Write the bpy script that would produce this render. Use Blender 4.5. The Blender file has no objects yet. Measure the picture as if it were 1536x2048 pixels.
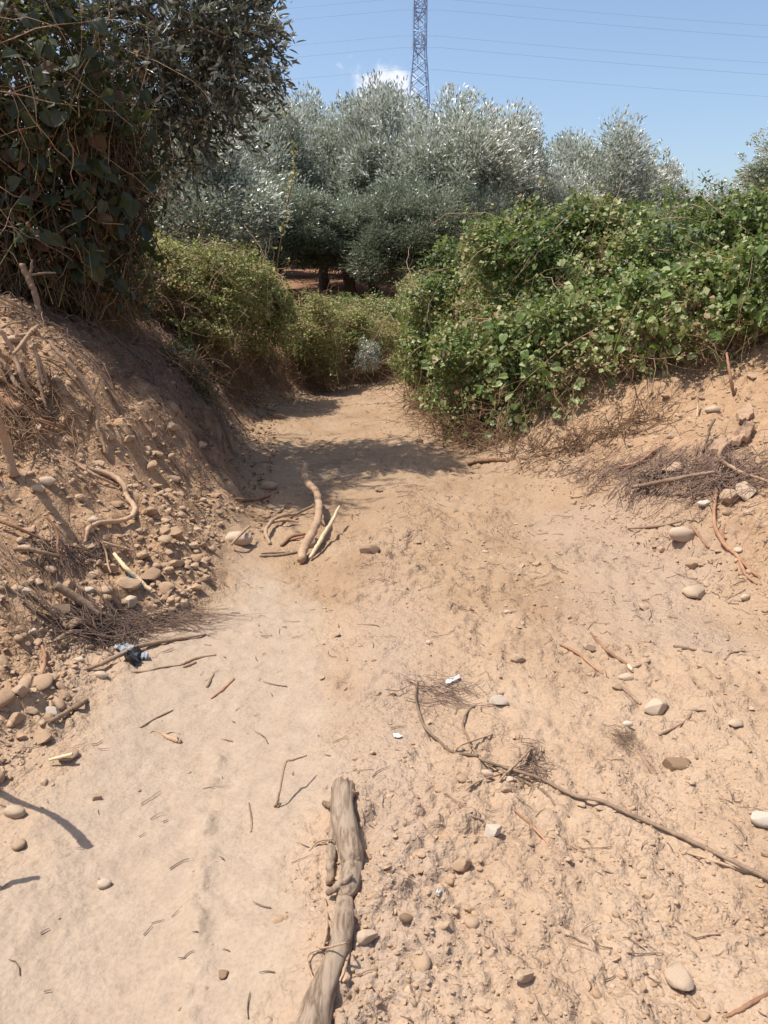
import bpy, bmesh, math, random
import numpy as np
from mathutils import Matrix, Vector, Euler

R = math.radians
random.seed(11)
rng = np.random.default_rng(11)
scene = bpy.context.scene
C = scene.collection

# ------------------------------------------------------------------ camera
PW, PH, F = 1536.0, 2048.0, 1547.0          # photograph size and focal length in pixels
HC, PITCH = 1.5, R(16.7)
CP, SP = math.cos(PITCH), math.sin(PITCH)
cd = bpy.data.cameras.new('camera')
cam = bpy.data.objects.new('camera', cd)
C.objects.link(cam)
cam.location = (0, 0, HC)
cam.rotation_euler = (R(90) - PITCH, 0, 0)
cd.sensor_fit = 'VERTICAL'
cd.sensor_height = 24.0
cd.lens = 24.0 * F / PH
cd.clip_start = 0.05
cd.clip_end = 3000
scene.camera = cam

# ------------------------------------------------------------------ sky, sun, exposure
SUN_EL, SUN_AZ = R(67), R(-97)              # azimuth from +Y, clockwise
to_sun = Vector((math.cos(SUN_EL) * math.sin(SUN_AZ), math.cos(SUN_EL) * math.cos(SUN_AZ), math.sin(SUN_EL)))


def px_dir(px, py):
    x, z = (px - PW / 2) / F, (PH / 2 - py) / F
    return Vector((x, CP + z * SP, -SP + z * CP)).normalized()


world = bpy.data.worlds.new('World')
scene.world = world
world.use_nodes = True
nt = world.node_tree
nt.nodes.clear()
out = nt.nodes.new('ShaderNodeOutputWorld')
bg = nt.nodes.new('ShaderNodeBackground')
sky = nt.nodes.new('ShaderNodeTexSky')
sky.sky_type = 'NISHITA'
sky.sun_disc = False
sky.sun_elevation = SUN_EL
sky.sun_rotation = SUN_AZ
sky.altitude = 100
sky.air_density = 1.0
sky.dust_density = 2.2
sky.ozone_density = 2.0
bg.inputs['Strength'].default_value = 0.14
tc = nt.nodes.new('ShaderNodeTexCoord')


def wmath(op, a, b=None, c=None):
    n = nt.nodes.new('ShaderNodeMath')
    n.operation = op
    for i, v in enumerate((a, b, c)):
        if v is None:
            continue
        if isinstance(v, (int, float)):
            n.inputs[i].default_value = v
        else:
            nt.links.new(v, n.inputs[i])
    return n.outputs[0]


noi = nt.nodes.new('ShaderNodeTexNoise')
noi.inputs['Scale'].default_value = 34
noi.inputs['Detail'].default_value = 7
noi.inputs['Roughness'].default_value = 0.6
nt.links.new(tc.outputs['Generated'], noi.inputs['Vector'])
noi2 = nt.nodes.new('ShaderNodeTexNoise')
noi2.inputs['Scale'].default_value = 95
noi2.inputs['Detail'].default_value = 4
nt.links.new(tc.outputs['Generated'], noi2.inputs['Vector'])
# small fair-weather clouds low over the horizon, all the way round
puffs = [(765, 212, 0.055, 1.0), (728, 215, 0.036, 1.0), (802, 170, 0.030, 1.0), (800, 200, 0.03, 0.9),
         (1430, 408, 0.030, 1.0), (1395, 415, 0.02, 0.8), (1480, 400, 0.026, 0.9)]
cl = [(px_dir(a, b), r, s) for a, b, r, s in puffs]
for k in range(16):
    az, el = R(40 + k * 18 + 7 * math.sin(k * 5.1)), R(7 + 5 * math.sin(k * 2.3))
    cl.append((Vector((math.cos(el) * math.sin(az), math.cos(el) * math.cos(az), math.sin(el))), 0.035 + 0.015 * math.sin(k * 3.7), 0.9))
tot = None
for d, r, s in cl:
    dn = nt.nodes.new('ShaderNodeVectorMath')
    dn.operation = 'DISTANCE'
    nt.links.new(tc.outputs['Generated'], dn.inputs[0])
    dn.inputs[1].default_value = d
    m = wmath('MULTIPLY_ADD', dn.outputs['Value'], -1.0 / r, 1.0)
    m = wmath('MULTIPLY', m, s)
    tot = m if tot is None else wmath('MAXIMUM', tot, m)
tot = wmath('MULTIPLY_ADD', wmath('SUBTRACT', noi.outputs['Fac'], 0.5), 2.4, tot)
tot = wmath('MULTIPLY_ADD', wmath('SUBTRACT', noi2.outputs['Fac'], 0.5), 0.9, tot)
mr = nt.nodes.new('ShaderNodeMapRange')
mr.interpolation_type = 'SMOOTHERSTEP'
mr.inputs['From Min'].default_value = 0.05
mr.inputs['From Max'].default_value = 0.95
mr.inputs['To Max'].default_value = 0.85
nt.links.new(tot, mr.inputs['Value'])
mx = nt.nodes.new('ShaderNodeMix')
mx.data_type = 'RGBA'
nt.links.new(mr.outputs['Result'], mx.inputs['Factor'])
nt.links.new(sky.outputs['Color'], mx.inputs['A'])
mx.inputs['B'].default_value = (5.6, 5.7, 6.3, 1)
nt.links.new(mx.outputs['Result'], bg.inputs['Color'])
nt.links.new(bg.outputs['Background'], out.inputs['Surface'])

sd = bpy.data.lights.new('sun', 'SUN')
sd.energy = 4.6
sd.angle = R(0.53)
sd.color = (1.0, 0.955, 0.88)
sun = bpy.data.objects.new('sun', sd)
C.objects.link(sun)
sun.location = to_sun * 60
sun.rotation_euler = to_sun.to_track_quat('Z', 'Y').to_euler()

scene.view_settings.view_transform = 'Standard'
scene.view_settings.look = 'None'
scene.view_settings.exposure = 0.42
scene.view_settings.gamma = 1.0
scene.view_settings.use_curve_mapping = False
scene.cycles.max_bounces = 6
scene.cycles.diffuse_bounces = 3
scene.cycles.transmission_bounces = 4
scene.cycles.transparent_max_bounces = 4


# ------------------------------------------------------------------ numpy noise
def nrm(a):
    return a / np.maximum(np.linalg.norm(a, axis=-1, keepdims=True), 1e-9)


def _h(ix, iy, s):
    n = (ix.astype(np.int64) * 374761393 + iy.astype(np.int64) * 668265263 + s * 974711) & 0xffffffff
    n = ((n ^ (n >> 13)) * 1274126177) & 0xffffffff
    n = ((n ^ (n >> 16)) * 2246822519) & 0xffffffff
    return ((n ^ (n >> 15)) & 0xffffff) / float(0xffffff)


def vnoise(x, y, s=0):
    ix, iy = np.floor(x), np.floor(y)
    fx, fy = x - ix, y - iy
    fx = fx * fx * fx * (fx * (fx * 6 - 15) + 10)
    fy = fy * fy * fy * (fy * (fy * 6 - 15) + 10)
    a, b = _h(ix, iy, s), _h(ix + 1, iy, s)
    c, d = _h(ix, iy + 1, s), _h(ix + 1, iy + 1, s)
    return ((a + (b - a) * fx) * (1 - fy) + (c + (d - c) * fx) * fy) * 2 - 1


def fbm(x, y, f, o=3, s=0):
    t, a = 0, 1.0
    for k in range(o):
        t = t + a * vnoise(x * f + 17.3 * k, y * f - 9.1 * k, s + k * 7)
        f *= 2.03
        a *= 0.5
    return t


def lumps(x, y, cell, s):
    """rounded clods: one dome per jittered cell, of random height"""
    X, Y = x / cell, y / cell
    ix, iy = np.floor(X), np.floor(Y)
    best = np.zeros_like(X)
    for dx in (-1, 0, 1):
        for dy in (-1, 0, 1):
            jx, jy = ix + dx, iy + dy
            cx = jx + 0.15 + 0.7 * _h(jx, jy, s)
            cy = jy + 0.15 + 0.7 * _h(jx, jy, s + 1)
            hh = _h(jx, jy, s + 2)
            rad = 0.25 + 0.5 * _h(jx, jy, s + 3)
            d = ((X - cx) ** 2 + (Y - cy) ** 2) / rad ** 2
            best = np.maximum(best, np.where(d < 1, np.sqrt(np.maximum(1 - d, 0)), 0) * hh * rad)
    return best


def sst(a, b, x):
    t = np.clip((x - a) / (b - a), 0, 1)
    return t * t * (3 - 2 * t)


def curve(pts):
    ys = np.array([p[0] for p in pts], float)
    vs = np.array([p[1] for p in pts], float)

    def f(y):
        # smoothed piecewise-linear
        return sum(np.interp(y + o, ys, vs) for o in (-0.3, -0.15, 0, 0.15, 0.3)) / 5
    return f


# the cut track: foot of the left and right bank, steepness and height of each bank, over the distance y
XL = curve([(-8, -1.5), (0.5, -1.22), (1.8, -1.12), (2.8, -1.12), (3.5, -0.86), (4.2, -0.92), (5.1, -1.02), (7, -1.25), (8.6, -1.5),
            (9.6, -1.55), (10.2, -1.3), (11.2, -0.95), (12.2, -0.6), (14, -0.4), (30, -0.4)])
SL = curve([(-8, .4), (1.0, .45), (2.4, .52), (3.5, .78), (5, 1.45), (8, 1.3), (9.4, 2.4), (10.5, 2.6), (11.5, 1.6), (14, .3), (30, .05)])
PL = curve([(-8, .8), (1.0, .9), (2.5, 1.15), (3.5, 1.5), (5, 1.65), (8, 1.35), (9.6, .95), (11, .75), (12.5, .4), (15, .1), (30, .05)])
XR = curve([(-8, 2.2), (0.5, 1.95), (2, 1.95), (3, 1.9), (4, 1.62), (5, 1.33), (6.6, .86), (8, .62), (9.8, .42), (11.5, .3), (13, .3), (30, .3)])
SR = curve([(-8, .4), (2, .5), (4, .72), (6, .72), (10, .8), (12, .6), (15, .1), (30, .03)])
PR = curve([(-8, .8), (2, .9), (4, 1.5), (6, 1.5), (10, 1.1), (12, .7), (15, .1), (30, .05)])
BASE = curve([(-400, -1.0), (-8, 0), (10, 0), (11.6, .06), (12.6, .3), (14, .62), (17, .9), (21, 1.2), (30, 1.9), (60, 3.4), (155, 6), (500, 14), (2000, 20)])


def soft(d, w):
    return w * np.log1p(np.exp(np.clip(d / w, -30, 30)))


def tyre(x, y, wob):
    return .75 * np.exp(-((x + .42 + .143 * (y - 1.31) + .12 * wob) / .03) ** 2) * sst(2.5, 2.1, y)


def masks(x, y):
    wob = 0.10 * fbm(x, y, 1.7, 3, 5) + 0.05 * fbm(x, y, 6, 2, 9)
    dl = XL(y) - x + wob * 0.9
    dr = x - XR(y) + wob * 0.9
    inner = np.interp(y, [0, 1.25, 2.1, 3, 3.7, 4.4, 5.5], [-.22, -.2, -.12, -.25, -.5, -.75, -1.1])
    pale = sst(-0.10, 0.12, inner - x + wob) * sst(0.02, 0.22, -dl) * sst(4.5, 3.6, y + wob)
    # crumbly print of a tyre edge along the packed lane
    pale = pale * (1 - tyre(x, y, wob))
    return dl, dr, pale, wob


def height(x, y, fine=1.0):
    x = np.asarray(x, float)
    y = np.asarray(y, float)
    dl, dr, pale, wob = masks(x, y)
    z = BASE(y)
    pl, pr = PL(y), PR(y)
    zl = pl * np.tanh(SL(y) * soft(dl, .07) / pl)
    zr = pr * np.tanh(SR(y) * soft(dr, .08) / pr)
    z = z + zl + zr
    bl, br = sst(-.05, .3, dl), sst(-.25, .3, dr)
    near = sst(60, 14, y) * sst(40, 8, np.abs(x))
    z = z + near * (0.022 * fbm(x, y, 1.1, 2, 21) + 0.07 * (bl + br) * fbm(x, y, 1.6, 3, 31))
    z = z + (1 - near) * 0.5 * fbm(x, y, 0.06, 3, 91)
    # worn wheel lanes and the loose ridge between
    trk = (1 - bl) * (1 - br)
    z = z + trk * (-.022 * np.exp(-((x + .62) / .3) ** 2) + .022 * np.exp(-((x + .02 - .03 * y) / .2) ** 2) - .016 * np.exp(-((x - .75) / .3) ** 2))
    rough = (1 - .93 * pale) * (0.22 + .78 * sst(-.45, .45, fbm(x, y, 1.9, 3, 44)))
    rough = rough * (1 + .9 * np.exp(-((x + .02 - .03 * y) / .18) ** 2)) * (1 + .8 * bl + .5 * br)
    det = fine * near * sst(16, 9, y)
    if np.any(det > 0):
        z = z + det * rough * (.012 * fbm(x, y, 5, 3, 51) + .006 * fbm(x, y, 19, 2, 61))
        z = z + det * rough * (.032 * lumps(x, y, .085, 71) + .024 * lumps(x + 3, y, .045, 75) + .015 * lumps(x, y + 5, .024, 79))
        z = z + det * trk * (1 - pale) * sst(.15, .5, x) * (.009 * vnoise(x * 9 - y * 2.2, y * .7, 181) + .005 * vnoise(x * 19 - y * 4.5, y * 1.1, 182))
        z = z + det * (bl + br) * (.05 * lumps(x, y, .19, 191) + .02 * fbm(x, y, 6, 2, 193))
        z = z + det * pale * (.004 * fbm(x, y, 7, 2, 195) + .0035 * fbm(x, y, 14, 3, 57) + .010 * lumps(x, y, .05, 83) * sst(.1, .6, fbm(x, y, 2.5, 2, 87)) + .007 * lumps(x, y, .022, 84) * sst(.0, .5, fbm(x, y, 3.5, 2, 88)))
    return z


def ground_z(x, y):
    return float(height(np.array([x]), np.array([y]))[0])


_ts = 0.9 * (60 / 0.9) ** (np.linspace(0, 1, 240))


def hits(px, py, lift=0.0):
    """where each pixel's ray meets the ground raised by lift: (N,3)"""
    px, py = np.atleast_1d(np.asarray(px, float)), np.atleast_1d(np.asarray(py, float))
    lift = np.broadcast_to(np.asarray(lift, float), px.shape)
    n = len(px)
    a, b = (px - PW / 2) / F, (PH / 2 - py) / F
    d = nrm(np.stack([a, CP + b * SP, -SP + b * CP], 1))
    o_ = np.array([0, 0, HC])

    def gap(t, fine):
        p = o_ + d[:, None, :] * t[..., None]
        return p[..., 2] - height(p[..., 0].ravel(), p[..., 1].ravel(), fine).reshape(t.shape) - lift[:, None]
    T = np.repeat(_ts[None], n, 0)
    g = gap(T, 0)
    below = g < .012
    i = np.argmax(below, 1)
    miss = ~below.any(1) | (i == 0)          # the ray passes over a crest: take its closest approach
    near_ = np.argmin(np.where(T < 9, g, 99), 1)
    lo, hi = _ts[np.maximum(i - 2, 0)], _ts[np.minimum(i + 2, 239)]
    t = lo[:, None] + (hi - lo)[:, None] * np.linspace(0, 1, 14)[None]
    g = gap(t, 1.0)
    bl = g < 0
    j = np.where(bl.any(1), np.argmax(bl, 1), 13)
    r_ = np.arange(n)
    j0 = np.maximum(j - 1, 0)
    g0, g1 = g[r_, j0], g[r_, j]
    f = np.where((g1 < 0) & (j > 0), g0 / (g0 - g1 + 1e-9), 1.0)
    tt = t[r_, j0] + f * (t[r_, j] - t[r_, j0])
    tt = np.where(miss, _ts[near_], tt)
    return o_ + d * tt[:, None]


def hit(px, py, lift=0.0):
    return Vector(hits(px, py, lift)[0])


def at(px, py, D):
    """the point of the pixel's ray at distance y = D"""
    d = px_dir(px, py)
    t = D / d.y
    return Vector((d.x * t, D, HC + d.z * t))


def dep(p):
    return p[1] * CP - (p[2] - HC) * SP


# ------------------------------------------------------------------ mesh helpers
def mesh_np(name, V, faces, attrs=None, smooth=True, mat=None):
    me = bpy.data.meshes.new(name)
    V = np.ascontiguousarray(V, dtype=np.float32)
    faces = [np.ascontiguousarray(f, dtype=np.int32) for f in faces if len(f)]
    me.vertices.add(len(V))
    me.vertices.foreach_set('co', V.ravel())
    loops = np.concatenate([f.ravel() for f in faces])
    tot = np.concatenate([np.full(len(f), f.shape[1], np.int32) for f in faces])
    start = np.concatenate([[0], np.cumsum(tot)[:-1]]).astype(np.int32)
    me.loops.add(len(loops))
    me.loops.foreach_set('vertex_index', loops)
    me.polygons.add(len(tot))
    me.polygons.foreach_set('loop_start', start)
    me.polygons.foreach_set('use_smooth', np.full(len(tot), bool(smooth)))
    for k, v in (attrs or {}).items():
        a = me.attributes.new(k, 'FLOAT', 'POINT')
        a.data.foreach_set('value', np.ascontiguousarray(v, dtype=np.float32))
    me.update(calc_edges=True)
    if mat:
        me.materials.append(mat)
    return me


def obj(name, me, parent=None, **props):
    o = bpy.data.objects.new(name, me)
    C.objects.link(o)
    if parent:
        o.parent = parent
    for k, v in props.items():
        o[k] = v
    return o


def tag(o, label, cat, group=None):
    o['label'] = label
    o['category'] = cat
    if group:
        o['group'] = group
    return o


def empty(name, loc, label, cat, group=None):
    o = bpy.data.objects.new(name, None)
    o.location = loc
    o.empty_display_size = 0.1
    C.objects.link(o)
    return tag(o, label, cat, group)


def child(name, me, parent, **props):
    """a part whose mesh is in world coordinates, under an Empty that is only moved"""
    o = obj(name, me, parent, **props)
    o.location = -parent.location
    return o


def tubes(P, Rad, sides=3, caps=False, wob=0.0):
    """P (N,K,3), Rad (N,K) -> vertices, faces"""
    P = np.asarray(P, float)
    Rad = np.asarray(Rad, float)
    N, K, _ = P.shape
    T = nrm(np.gradient(P, axis=1))
    mean = nrm(P[:, -1] - P[:, 0])
    ref = np.where(np.abs(mean[:, 2:3]) < .8, np.array([[0, 0, 1.]]), np.array([[1., 0, 0]]))
    A = nrm(np.cross(T, ref[:, None, :]))
    B = np.cross(T, A)
    th = np.linspace(0, 2 * np.pi, sides, endpoint=False)
    rr = Rad[:, :, None] * np.ones(sides)
    if wob:
        rr = rr * (1 + wob * rng.normal(size=rr.shape))
    V = P[:, :, None, :] + rr[..., None] * (A[:, :, None, :] * np.cos(th)[None, None, :, None] + B[:, :, None, :] * np.sin(th)[None, None, :, None])
    idx = np.arange(N * K * sides).reshape(N, K, sides)
    a, b = idx[:, :-1], idx[:, 1:]
    Q = np.stack([a, np.roll(a, -1, 2), np.roll(b, -1, 2), b], -1).reshape(-1, 4)
    faces = [Q]
    if caps:
        faces += [idx[:, 0, ::-1].reshape(N, sides), idx[:, -1].reshape(N, sides)]
    return V.reshape(-1, 3), faces


def spline(pts, n):
    """Catmull-Rom through pts"""
    p = np.asarray(pts, float)
    if len(p) == 2:
        t = np.linspace(0, 1, n)[:, None]
        return p[0] * (1 - t) + p[1] * t
    q = np.vstack([2 * p[0] - p[1], p, 2 * p[-1] - p[-2]])
    s = np.linspace(0, len(p) - 1, n)
    i = np.minimum(s.astype(int), len(p) - 2)
    t = (s - i)[:, None]
    a, b, c, d = q[i], q[i + 1], q[i + 2], q[i + 3]
    return .5 * (2 * b + (c - a) * t + (2 * a - 5 * b + 4 * c - d) * t ** 2 + (3 * b - a - 3 * c + d) * t ** 3)


def join(parts):
    Vs, Fs, off = [], {}, 0
    for V, F_ in parts:
        Vs.append(V)
        for f in F_:
            Fs.setdefault(f.shape[1], []).append(f + off)
        off += len(V)
    return np.vstack(Vs), [np.vstack(v) for v in Fs.values()]


# ------------------------------------------------------------------ materials
def mat_new(name):
    m = bpy.data.materials.new(name)
    m.use_nodes = True
    t = m.node_tree
    t.nodes.clear()
    o = t.nodes.new('ShaderNodeOutputMaterial')
    return m, t, o


def N_(t, typ, **kw):
    n = t.nodes.new(typ)
    for k, v in kw.items():
        if k in n.inputs:
            n.inputs[k].default_value = v
        else:
            setattr(n, k, v)
    return n


def ramp(t, fac, stops, interp='LINEAR'):
    r = t.nodes.new('ShaderNodeValToRGB')
    r.color_ramp.interpolation = interp
    e = r.color_ramp.elements
    while len(e) < len(stops):
        e.new(0.5)
    for el, (p, c) in zip(e, stops):
        el.position = p
        el.color = (*c, 1)
    t.links.new(fac, r.inputs['Fac'])
    return r.outputs['Color']


def mixc(t, fac, a, b, mode='MIX'):
    n = t.nodes.new('ShaderNodeMix')
    n.data_type = 'RGBA'
    n.blend_type = mode
    for s, v in (('Factor', fac), ('A', a), ('B', b)):
        if isinstance(v, (int, float)):
            n.inputs[s].default_value = v
        elif isinstance(v, tuple):
            n.inputs[s].default_value = (*v, 1)
        else:
            t.links.new(v, n.inputs[s])
    return n.outputs['Result']


def attr(t, name):
    n = t.nodes.new('ShaderNodeAttribute')
    n.attribute_name = name
    return n.outputs['Fac']


def noise(t, scale, detail=4, rough=.55, coord='Object', stretch=None):
    c = t.nodes.new('ShaderNodeTexCoord')
    n = t.nodes.new('ShaderNodeTexNoise')
    n.inputs['Scale'].default_value = scale
    n.inputs['Detail'].default_value = detail
    n.inputs['Roughness'].default_value = rough
    src = c.outputs[coord]
    if stretch:
        mp = t.nodes.new('ShaderNodeMapping')
        mp.inputs['Scale'].default_value = stretch
        t.links.new(src, mp.inputs['Vector'])
        src = mp.outputs['Vector']
    t.links.new(src, n.inputs['Vector'])
    return n.outputs['Fac']


def bump(t, h, strength, dist):
    b = t.nodes.new('ShaderNodeBump')
    b.inputs['Strength'].default_value = strength
    b.inputs['Distance'].default_value = dist
    t.links.new(h, b.inputs['Height'])
    return b.outputs['Normal']


def diffuse(t, o, col, rough=.9, normal=None, spec=.15):
    p = t.nodes.new('ShaderNodeBsdfPrincipled')
    p.inputs['Roughness'].default_value = rough
    p.inputs['Specular IOR Level'].default_value = spec
    if isinstance(col, tuple):
        p.inputs['Base Color'].default_value = (*col, 1)
    else:
        t.links.new(col, p.inputs['Base Color'])
    if normal is not None:
        t.links.new(normal, p.inputs['Normal'])
    t.links.new(p.outputs[0], o.inputs['Surface'])
    return p


def ground_material():
    m, t, o = mat_new('dry_earth')
    n1 = noise(t, 2.2, 5)
    n2 = noise(t, 14, 5, .6)
    n3 = noise(t, 90, 4, .6)
    n4 = noise(t, 260, 3, .6)
    base = ramp(t, n1, [(.3, (.355, .243, .16)), (.5, (.405, .283, .19)), (.7, (.435, .315, .218))])
    pale = ramp(t, n2, [(.3, (.318, .238, .172)), (.7, (.37, .284, .208))])
    bank = ramp(t, n2, [(.3, (.30, .18, .10)), (.55, (.385, .245, .145)), (.75, (.44, .305, .20))])
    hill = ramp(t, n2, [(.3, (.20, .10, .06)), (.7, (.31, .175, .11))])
    brown = ramp(t, n1, [(.3, (.298, .193, .118)), (.5, (.342, .23, .144)), (.7, (.372, .26, .17))])
    base = mixc(t, attr(t, 'far_brown'), base, brown)  # view's brighter foreground put into soil colour by distance, plus random patches
    c = mixc(t, attr(t, 'pale'), base, pale)
    c = mixc(t, attr(t, 'grey'), c, (.36, .268, .202))
    c = mixc(t, attr(t, 'bank'), c, bank)
    c = mixc(t, attr(t, 'bank_shade'), c, ramp(t, n2, [(.3, (.13, .08, .05)), (.7, (.23, .145, .09))]))  # shade of the tree put into the earth colour
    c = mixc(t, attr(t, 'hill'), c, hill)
    c = mixc(t, .55, c, ramp(t, n3, [(.25, (.72, .68, .64)), (.5, (1, 1, 1)), (.75, (1.16, 1.14, 1.12))]), 'MULTIPLY')
    def mad(x, k, y=None):
        q_ = t.nodes.new('ShaderNodeMath')
        q_.operation = 'MULTIPLY_ADD'
        t.links.new(x, q_.inputs[0])
        q_.inputs[1].default_value = k
        if y is None:
            q_.inputs[2].default_value = 0
        else:
            t.links.new(y, q_.inputs[2])
        return q_.outputs[0]

    def crumbs(scale):
        c_ = t.nodes.new('ShaderNodeTexCoord')
        v = t.nodes.new('ShaderNodeTexVoronoi')
        v.feature = 'F1'
        v.inputs['Scale'].default_value = scale
        t.links.new(c_.outputs['Object'], v.inputs['Vector'])
        return v.outputs['Distance']
    inv = t.nodes.new('ShaderNodeMath')          # packed lane and loose crumb differ in relief
    inv.operation = 'MULTIPLY_ADD'
    t.links.new(attr(t, 'pale'), inv.inputs[0])
    inv.inputs[1].default_value = -.75
    inv.inputs[2].default_value = 1.0
    pm = t.nodes.new('ShaderNodeMath')           # crust here, crumb there
    pm.operation = 'MULTIPLY'
    t.links.new(ramp(t, noise(t, 3.1, 3), [(.35, (.2, .2, .2)), (.62, (1.2, 1.2, 1.2))]), pm.inputs[0])
    t.links.new(inv.outputs[0], pm.inputs[1])
    h = mad(crumbs(34), -.010)
    h = mad(crumbs(95), -.0045, h)
    mul = t.nodes.new('ShaderNodeMath')
    mul.operation = 'MULTIPLY'
    t.links.new(h, mul.inputs[0])
    t.links.new(pm.outputs[0], mul.inputs[1])
    fine_ = mad(n4, .0022, mad(n3, .006))
    mul2 = t.nodes.new('ShaderNodeMath')
    mul2.operation = 'MULTIPLY'
    t.links.new(fine_, mul2.inputs[0])
    t.links.new(inv.outputs[0], mul2.inputs[1])
    add_ = t.nodes.new('ShaderNodeMath')
    add_.operation = 'ADD'
    t.links.new(mul.outputs[0], add_.inputs[0])
    t.links.new(mul2.outputs[0], add_.inputs[1])
    h = mad(n2, .013, add_.outputs[0])
    diffuse(t, o, c, .95, bump(t, h, 1.0, 1.0), .05)
    return m


def leaf_material(name, stops, rough=.5, trans=.3, tcol=(.30, .42, .06), spec=.4):
    m, t, o = mat_new(name)
    c = ramp(t, attr(t, 'rnd'), stops)
    p = t.nodes.new('ShaderNodeBsdfPrincipled')
    p.inputs['Roughness'].default_value = rough
    p.inputs['Specular IOR Level'].default_value = spec
    t.links.new(c, p.inputs['Base Color'])
    tr = t.nodes.new('ShaderNodeBsdfTranslucent')
    t.links.new(mixc(t, .5, c, tcol), tr.inputs['Color'])
    mx_ = t.nodes.new('ShaderNodeMixShader')
    mx_.inputs[0].default_value = trans
    t.links.new(p.outputs[0], mx_.inputs[1])
    t.links.new(tr.outputs[0], mx_.inputs[2])
    t.links.new(mx_.outputs[0], o.inputs['Surface'])
    return m


def wood_material(name, dark, light, scale=9.0, stretch=(1, 1, 1), random_tint=True, edge=(.28, .72), depth=.004):
    m, t, o = mat_new(name)
    n = noise(t, scale, 6, .65, 'Object', stretch)
    n2 = noise(t, scale * 12, 4, .6)
    c = ramp(t, n, [(edge[0], dark), (edge[1], light)])
    c = mixc(t, .5, c, ramp(t, n2, [(.3, (.65, .62, .6)), (.6, (1.1, 1.1, 1.1))]), 'MULTIPLY')
    if random_tint:
        oi = t.nodes.new('ShaderNodeObjectInfo')
        c = mixc(t, 1.0, c, ramp(t, oi.outputs['Random'], [(0, (.78, .76, .74)), (1, (1.18, 1.14, 1.1))]), 'MULTIPLY')
    nb = t.nodes.new('ShaderNodeMath')
    nb.operation = 'ADD'
    t.links.new(n, nb.inputs[0])
    t.links.new(n2, nb.inputs[1])
    diffuse(t, o, c, .85, bump(t, nb.outputs[0], .6, depth), .15)
    return m


def stone_material(name, a, b, use_attr=False, bmp=.004):
    m, t, o = mat_new(name)
    n = noise(t, 16, 6, .65)
    n2 = noise(t, 110, 4, .6)
    if use_attr:
        r_ = attr(t, 'rnd')
    else:
        oi = t.nodes.new('ShaderNodeObjectInfo')
        r_ = oi.outputs['Random']
    c = ramp(t, r_, [(0, a), (1, b)])
    c = mixc(t, .7, c, ramp(t, n, [(.28, (.72, .66, .6)), (.55, (1, 1, 1)), (.75, (1.16, 1.14, 1.1))]), 'MULTIPLY')
    c = mixc(t, .5, c, ramp(t, n2, [(.3, (.75, .72, .7)), (.6, (1.05, 1.05, 1.05))]), 'MULTIPLY')
    diffuse(t, o, c, .88, bump(t, n2, .5, bmp), .15)
    return m


def plain(name, col, rough=.6, spec=.3, sc=40):
    m, t, o = mat_new(name)
    c = mixc(t, .5, col, ramp(t, noise(t, sc, 4), [(.3, (.7, .7, .7)), (.7, (1.2, 1.2, 1.2))]), 'MULTIPLY')
    diffuse(t, o, c, rough, None, spec)
    return m


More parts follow.
